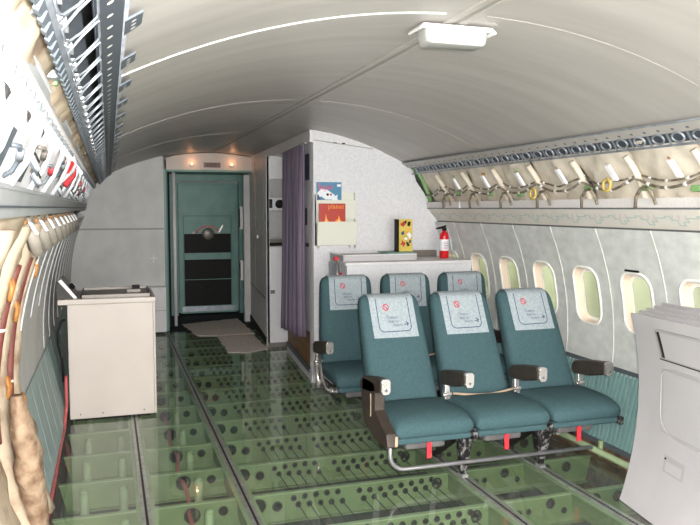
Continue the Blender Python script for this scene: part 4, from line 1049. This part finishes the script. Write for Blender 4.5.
t = thing('cove_light', (-1.49, 2.9, 1.83), 'glaring white lit tube under the upper left overhead beam', 'light')
mb = MB(); mb.tube([(-1.492, .9, 1.832), (-1.492, 5.2, 1.832)], .010, 'tubelit', 8); mb.build('tube', t)
mb = MB(); mb.tube([(-1.492, .86, 1.832), (-1.492, .9, 1.832)], .013, 'white', 8); mb.build('end_cap', t)
mb = MB(); mb.tube([(-1.492, 5.2, 1.832), (-1.492, 5.24, 1.832)], .013, 'white', 8); mb.build('end_cap', t)
# tray face between the beams
def TF(a, y, off=0):   # a 0 top .. 1 bottom
    return (-1.50-.085*a+off*.9, y, 1.85-.195*a+off*.35)
t = thing('service_tray', (-1.56, 4.8, 1.655), 'bright white service panel between the two left overhead beams', 'panel')
mb = MB(); mb.add([TF(0, .3), TF(1, .3), TF(1, 9.6), TF(0, 9.6)], [(0, 1, 2, 3)], 'bright'); mb.build('panel', t)
random.seed(4)
y = 1.6; k = 0
while y < 9.2:
    mb = MB(); a0 = .05
    mb.tube([TF(.02, y, .012), TF(.3, y+.02, .03), TF(.7, y+.03, .03), TF(1.0, y+.02, .012)], .010, 'alloyl', 8); mb.build('rib', t); y += PIT; k += 1
y = 1.75
while y < 9.2:
    mb = MB(); mb.add([TF(.35, y, .003), TF(.9, y-.02, .003), TF(.9, y+.14, .003), TF(.35, y+.16, .003)], [(0, 1, 2, 3)], 'alloyd'); mb.build('opening', t); y += PIT
y = 1.5
while y < 9.2:
    mb = MB(); mb.add([TF(.03+random.uniform(0, .1), y, .004), TF(.13, y+.03, .004), TF(.22, y+.10, .004), TF(.12, y+.12, .004)], [(0, 1, 2, 3)], 'black'); mb.build('wire_gap', t); y += .41
tn = Vector((-.9, 0, -.35)) * -1
def disc(c_a, c_y, r, h, m, name, label, cat, group=None, m2=None):
    c = Vector(TF(c_a, c_y)); n_ = Vector((.92, 0, .39)); u = Vector((0, 1, 0)); v = n_.cross(u)
    t = thing(name, c, label, cat, group); mb = MB()
    mb.loft([[c+n_*hh+u*(rr*math.cos(2*math.pi*q/18))+v*(rr*math.sin(2*math.pi*q/18)) for q in range(18)] for hh, rr in ((0, r*1.25), (h*.3, r*1.2))], 'alloyd'); mb.loft([[c+n_*hh+u*(rr*math.cos(2*math.pi*q/18))+v*(rr*math.sin(2*math.pi*q/18)) for q in range(18)] for hh, rr in ((h*.3, r), (h*.8, r), (h, r*.85), (h, r*.6))], m); mb.build('ring', t)
    mb = MB(); mb.loft([[c+n_*hh+u*(rr*math.cos(2*math.pi*q/14))+v*(rr*math.sin(2*math.pi*q/14)) for q in range(14)] for hh, rr in ((h*.9, r*.55), (h*1.25, r*.45), (h*1.3, r*.2))], m2 or 'darkmet'); mb.build('nozzle', t)
    return t
gl = [(.55, 2.35, .045), (.75, 2.62, .036), (.78, 3.82, .040), (.50, 4.75, .034), (.80, 5.15, .036), (.55, 5.75, .034), (.82, 6.1, .036), (.6, 7.0, .036), (.8, 7.5, .034)]
for i, (a, y, r) in enumerate(gl):
    disc(a, y, r, .02, 'alloyl', 'air_nozzle', '%s round air nozzle on the white left service panel, counting from the camera' % ORD[i], 'nozzle', 'air nozzles on the left panel')
for i, (a, y, r) in enumerate([(.42, 5.45, .03), (.5, 6.55, .03)]):
    disc(a, y, r, .03, 'hose', 'red_gauge', ['nearer small red gauge', 'farther small red gauge'][i]+' on the white left service panel', 'gauge', None, 'redp')
t = thing('red_valve', Vector(TF(.35, 3.95)), 'red valve box mounted on the white left service panel', 'valve')
mb = MB(); 
c = [TF(.15, 3.75, .01), TF(.60, 3.70, .01), TF(.60, 4.0, .01), TF(.15, 4.05, .01), TF(.18, 3.77, .05), TF(.55, 3.73, .05), TF(.55, 3.98, .05), TF(.18, 4.02, .05)]
mb.hexa(c, 'firered'); mb.build('box', t, bevel=.01)
mb = MB(); mb.tube([TF(.1, 3.72, .03), TF(.3, 3.80, .06), TF(.5, 3.78, .06), TF(.7, 3.68, .03)], .01, 'alloyl', 8); mb.build('bypass_tube', t)
mb = MB(); mb.tube([TF(.2, 4.05, .03), TF(.5, 4.08, .05), TF(.75, 4.05, .03)], .016, 'redp', 8); mb.build('pipe', t)
random.seed(17)
for i in range(10):
    y = 1.9+i*.47+random.uniform(-.06, .06); a = random.uniform(.25, .6); c = Vector(TF(a, y))
    t = thing('service_pipe', c, '%s curved pipe stub with a coupling on the white left service panel' % ORD[i], 'pipe', 'pipe stubs on the left service panel')
    mb = MB(); mb.tube([TF(a, y, .004), TF(a+.05, y+.02, .028), TF(a+.18, y+.07, .032), TF(a+.32, y+.09, .024), TF(a+.36, y+.09, .002)], .006, ['alloyd', 'tray', 'alloy'][i % 3], 8); mb.build('tube', t)
    mb = MB(); mb.tube([TF(a+.10, y+.04, .031), TF(a+.20, y+.075, .032)], .010, ['alloy', 'tray', 'redp'][i % 3], 8); mb.build('coupling', t)
# insulation between rail and upper beam
for i in range(8):
    y0 = .9+PIT*i*2
    if y0 > 9: break
    blanket(-1, y0, min(9.7, y0+PIT*2), 1.84, 1.965, 'insL', i+30, .03, .0, '%s stained insulation blanket behind the left ceiling rail, counting from the camera' % ORD[i], 'blankets behind the left ceiling rail')
random.seed(9)
for i in range(9):
    y = 1.35+i*.62; x = -1.452; z = 1.925
    t = thing('cable_clamp', (x, y, z), '%s metal clamp on the insulation beside the left ceiling rail' % ORD[i], 'clamp', 'clamps beside the left ceiling rail')
    mb = MB(); mb.box(x-.012, x+.02, y-.03, y+.03, z-.012, z+.012, 'alloy'); mb.box(x-.02, x+.01, y+.03, y+.06, z-.02, z+.02, ['orange', 'gpaint', 'alloy'][i % 3]); mb.build('body', t, bevel=.004)
    mb = MB(); mb.tube([(x-.03, y-.12, z-.01), (x, y, z+.02), (x-.03, y+.16, z-.01)], .004, 'wire', 6); mb.build('wire', t)

# ---------------------------------------------------------------- left wall: exposed bays
LF = [LY0-PIT*k for k in (4, 3, 2, 1)]+[LY0+PIT*k for k in range(0, 5)]
idx = 0
for k in range(4):
    y0 = LF[k]
    blanket(-1, y0, y0+PIT, .02, 1.60, 'insL', 50+k, .05, -.03, '%s tall stained insulation blanket on the bare left wall, counting from the camera' % ORD[k], 'blankets on the bare left wall')
for k in range(1, 5):
    y = LY0-PIT*(4-k)+.02
    t = thing('fuselage_frame', (-1.7, y, 0), '%s cream wrapped frame rib on the bare left wall' % ORD[k-1], 'frame', 'frame ribs on the bare left wall')
    mb = MB(); rings = []
    for i in range(24):
        z = .03+1.50*i/23; x = -(xi(z, -.03))+.02+.012*noise.noise(Vector((z*6, k, 0))); wv_ = .085+.03*noise.noise(Vector((z*5, k, 4)))
        rings.append([(x-.05, y-wv_, z), (x+.03, y-wv_*.8, z), (x+.045, y, z), (x+.03, y+wv_*.8, z), (x-.05, y+wv_, z)])
    mb.loft(rings, 'insL'); mb.build('rib', t)
    for z in ((.35, .8, 1.15) if k % 2 else (.25, .6, 1.3)):
        x = -(xi(z, -.03))+.075; mb = MB(); p = []
        for q in range(14): a = 2*math.pi*q/14; p.append((x-.012*abs(math.sin(a)), y+.028*math.cos(a), z+.05*math.sin(a)))
        mb.tube(p, .009, 'orange', 6, closed=True); mb.build('tape_ring', t)
for i, y in enumerate((3.30, 3.80)):
    t = thing('riser_duct', (-1.72, y, .1), '%s maroon duct pipe climbing the bare left wall' % ORD[i], 'duct', 'maroon ducts on the bare left wall')
    mb = MB(); p = [(-xi(z, -.03)+.045, y+.02*math.sin(z*3+i), z) for z in [.62+.75*q/14 for q in range(15)]]
    mb.tube(p, .019, 'maroon', 12); mb.build('pipe', t)
    for z in (.78, 1.1):
        mb = MB(); x = -xi(z, -.03)+.045; mb.tube([(x, y+.02*math.sin(z*3+i), z-.006), (x, y+.02*math.sin(z*3+i), z+.006)], .021, 'trim', 12)
        mb.build('band', t)
# white bars and looped wrapped hoses below the lower beam
for i in range(9):
    y = 3.0+PIT*i*.92
    t = thing('frame_bracket', (-1.62, y, 1.5), '%s white bar hanging under the lower left overhead beam, counting from the camera' % ORD[i], 'bracket', 'white bars under the left beam')
    mb = MB(); mb.hexa([(-1.60, y-.02, 1.545), (-1.615, y-.02, 1.55), (-1.615, y+.02, 1.55), (-1.60, y+.02, 1.545), (-1.577, y-.018, 1.502), (-1.59, y-.018, 1.498), (-1.59, y+.018, 1.498), (-1.577, y+.018, 1.502)], 'bright'); mb.build('bar', t, bevel=.003)
    mb = MB(); mb.tube([(-1.64, y+.10, 1.56), (-1.61, y+.11, 1.49), (-1.60, y+.17, 1.43), (-1.62, y+.26, 1.44), (-1.65, y+.30, 1.55)], .024, 'insg', 10); mb.build('wrapped_loop', t)
    mb = MB(); mb.box(-1.66, -1.62, y+.02, y+.06, 1.535, 1.56, 'orange'); mb.build('foam', t, bevel=.01)
# lumpy bag at the foot of the wall
mb = MB()
rings = []
for i in range(22):
    u = i/21; cx_, cy_, cz_ = -1.72+.07*u, 3.40+.18*u, .80-.74*u; r_ = .058*math.sin(math.pi*min(1, .06+u*.92))**.5
    rings.append([(cx_+r_*(1+.5*noise.noise(Vector((k, u*7, 1))))*math.cos(2*math.pi*k/14), cy_+1.5*r_*(1+.5*noise.noise(Vector((k*.9, u*7, 5))))*math.sin(2*math.pi*k/14), cz_+.02*noise.noise(Vector((k, u*5, 9)))) for k in range(14)])
mb.loft(rings, 'insS')
tag(mb.build('insulation_bag'), 'slumped stained insulation bag at the foot of the left wall', 'insulation')

# ---------------------------------------------------------------- stack of white lining panels on the right
def lining(i, label):
    off = .05*i; offz = .012*i
    t = thing('lining_panel', (1.25+off, 2.9, 0), label, 'panel', 'stack of white lining panels')
    def q(u, v):   # u along the length from the far edge to the camera, v up
        h = 1.03+.03*u+offz
        z = .004+h*v
        cur_ = (.484*v-.444*v*v)*(1-.15*u)
        xb = 1.305-.16*u+off*(1 if i else 0)
        return (xb+cur_, 3.30-.98*u+.03*math.sin(v*math.pi)-.02*i*0, z)
    mb = MB(); nu, nv = 20, 24
    mb.grid(q, nu, nv, 'panelw')
    mb.grid(lambda u, v: tuple(Vector(q(u, v))+Vector((.016, 0, 0))), nu, nv, 'panelw')
    for e in (0, 1):
        mb.grid(lambda u, v: tuple(Vector(q(e, v))+Vector((.016*u, 0, 0))), 1, nv, 'panelw', smooth=False)
        mb.grid(lambda u, v: tuple(Vector(q(u, e))+Vector((.016*v, 0, 0))), nu, 1, 'panelw', smooth=False)
    mb.build('shell', t)
    if i == 0:
        def on(u, v, d): p = Vector(q(u, v)); return p+Vector((-d, -.16*d, 0))
        def pl(mb, u0, u1, v0, v1, d, m, sl=0):
            n = 6; mb.grid(lambda a, b: tuple(on(u0+(u1-u0)*a+sl*b, v0+(v1-v0)*b, d)), n, n, m)
        mb = MB(); pl(mb, .23, .70, .79, .94, .003, 'trimp', -.03); pl(mb, .25, .285, .80, .93, .005, 'dark', -.03); pl(mb, .285, .68, .80, .93, .006, 'panelw', -.03); 
        def hl(u, v): return on(u-.03*(v-.79)/.15, v, .005)
        p = [hl(.235, .79), hl(.45, .79), hl(.70, .79)]
        mb.tube(p, .003, 'dark', 6)
        loop = [hl(.26, .80), hl(.255, .935), hl(.27, .943), hl(.62, .943), hl(.67, .93), hl(.70, .90), hl(.70, .80)]
        mb.tube(loop, .0015, 'strip', 6); mb.build('hatch', t)
        mb = MB()
        for a0, a1, b0, b1 in ((.24, .9, .735, .745), (.24, .9, .42, .43), (.24, .25, .42, .745)): pl(mb, a0, a1, b0, b1, .004, 'trimp')
        rl = [(.95, .752), (.35, .752), (.27, .74), (.235, .71), (.23, .66), (.23, .50), (.25, .455), (.30, .425), (.40, .415), (.95, .415)]
        mb.tube([on(a, b, .004) for a, b in rl], .003, 'trimp', 6)
        mb.build('recess_border', t)
        mb = MB(); pl(mb, .27, .52, .215, .355, .006, 'panelw'); pl(mb, .31, .49, .245, .325, .008, 'trimp'); pl(mb, .33, .47, .255, .30, .010, 'panelw'); 
        c = on(.325, .31, .011); mb.lathe(c, [(.006, -.002), (.005, .002)], 'dark', 8, 'X'); mb.build('latch_plate', t)
    return t
labs = ['front white curved lining panel with hatch and latch, leaning at the right', 'second white lining panel, its rim showing just behind the front one', 'third white lining panel in the leaning stack at the right', 'fourth white lining panel in the leaning stack at the right', 'rearmost white lining panel in the leaning stack, next to the windows']
for i in range(5): lining(i, labs[i])

# ---------------------------------------------------------------- outside: lawn and trees seen through the windows
mb = MB(); mb.box(2.6, 60, -20, 60, -2.6, -2.5, 'lawn'); struct(mb.build('ground'))
random.seed(2)
for i in range(9):
    cx, cy, r = 15+random.uniform(-.4, .4), 5+i*4.4, 1.95+random.uniform(-.1, .1)
    t = thing('tree', (cx, cy, -2.5), '%s pale green tree outside the windows, counting from the right' % ORD[i], 'tree', 'trees outside the windows')
    mb = MB()
    def fn(u, v):
        a = u*2*math.pi; b = (v-.5)*math.pi; d = Vector((math.cos(a)*math.cos(b), math.sin(a)*math.cos(b), math.sin(b)))
        rr = r*(1+.22*noise.noise(d*2.3+Vector((i, 0, 0)))+.1*noise.noise(d*6))
        return (cx+d.x*rr, cy+d.y*rr*.98, 1.2+d.z*rr*1.9)
    mb.grid(fn, 32, 18, 'leaf'); mb.build('crown', t)
    mb = MB(); mb.tube([(cx, cy, -2.5), (cx, cy, 0)], .2, 'wood', 8); mb.build('trunk', t)
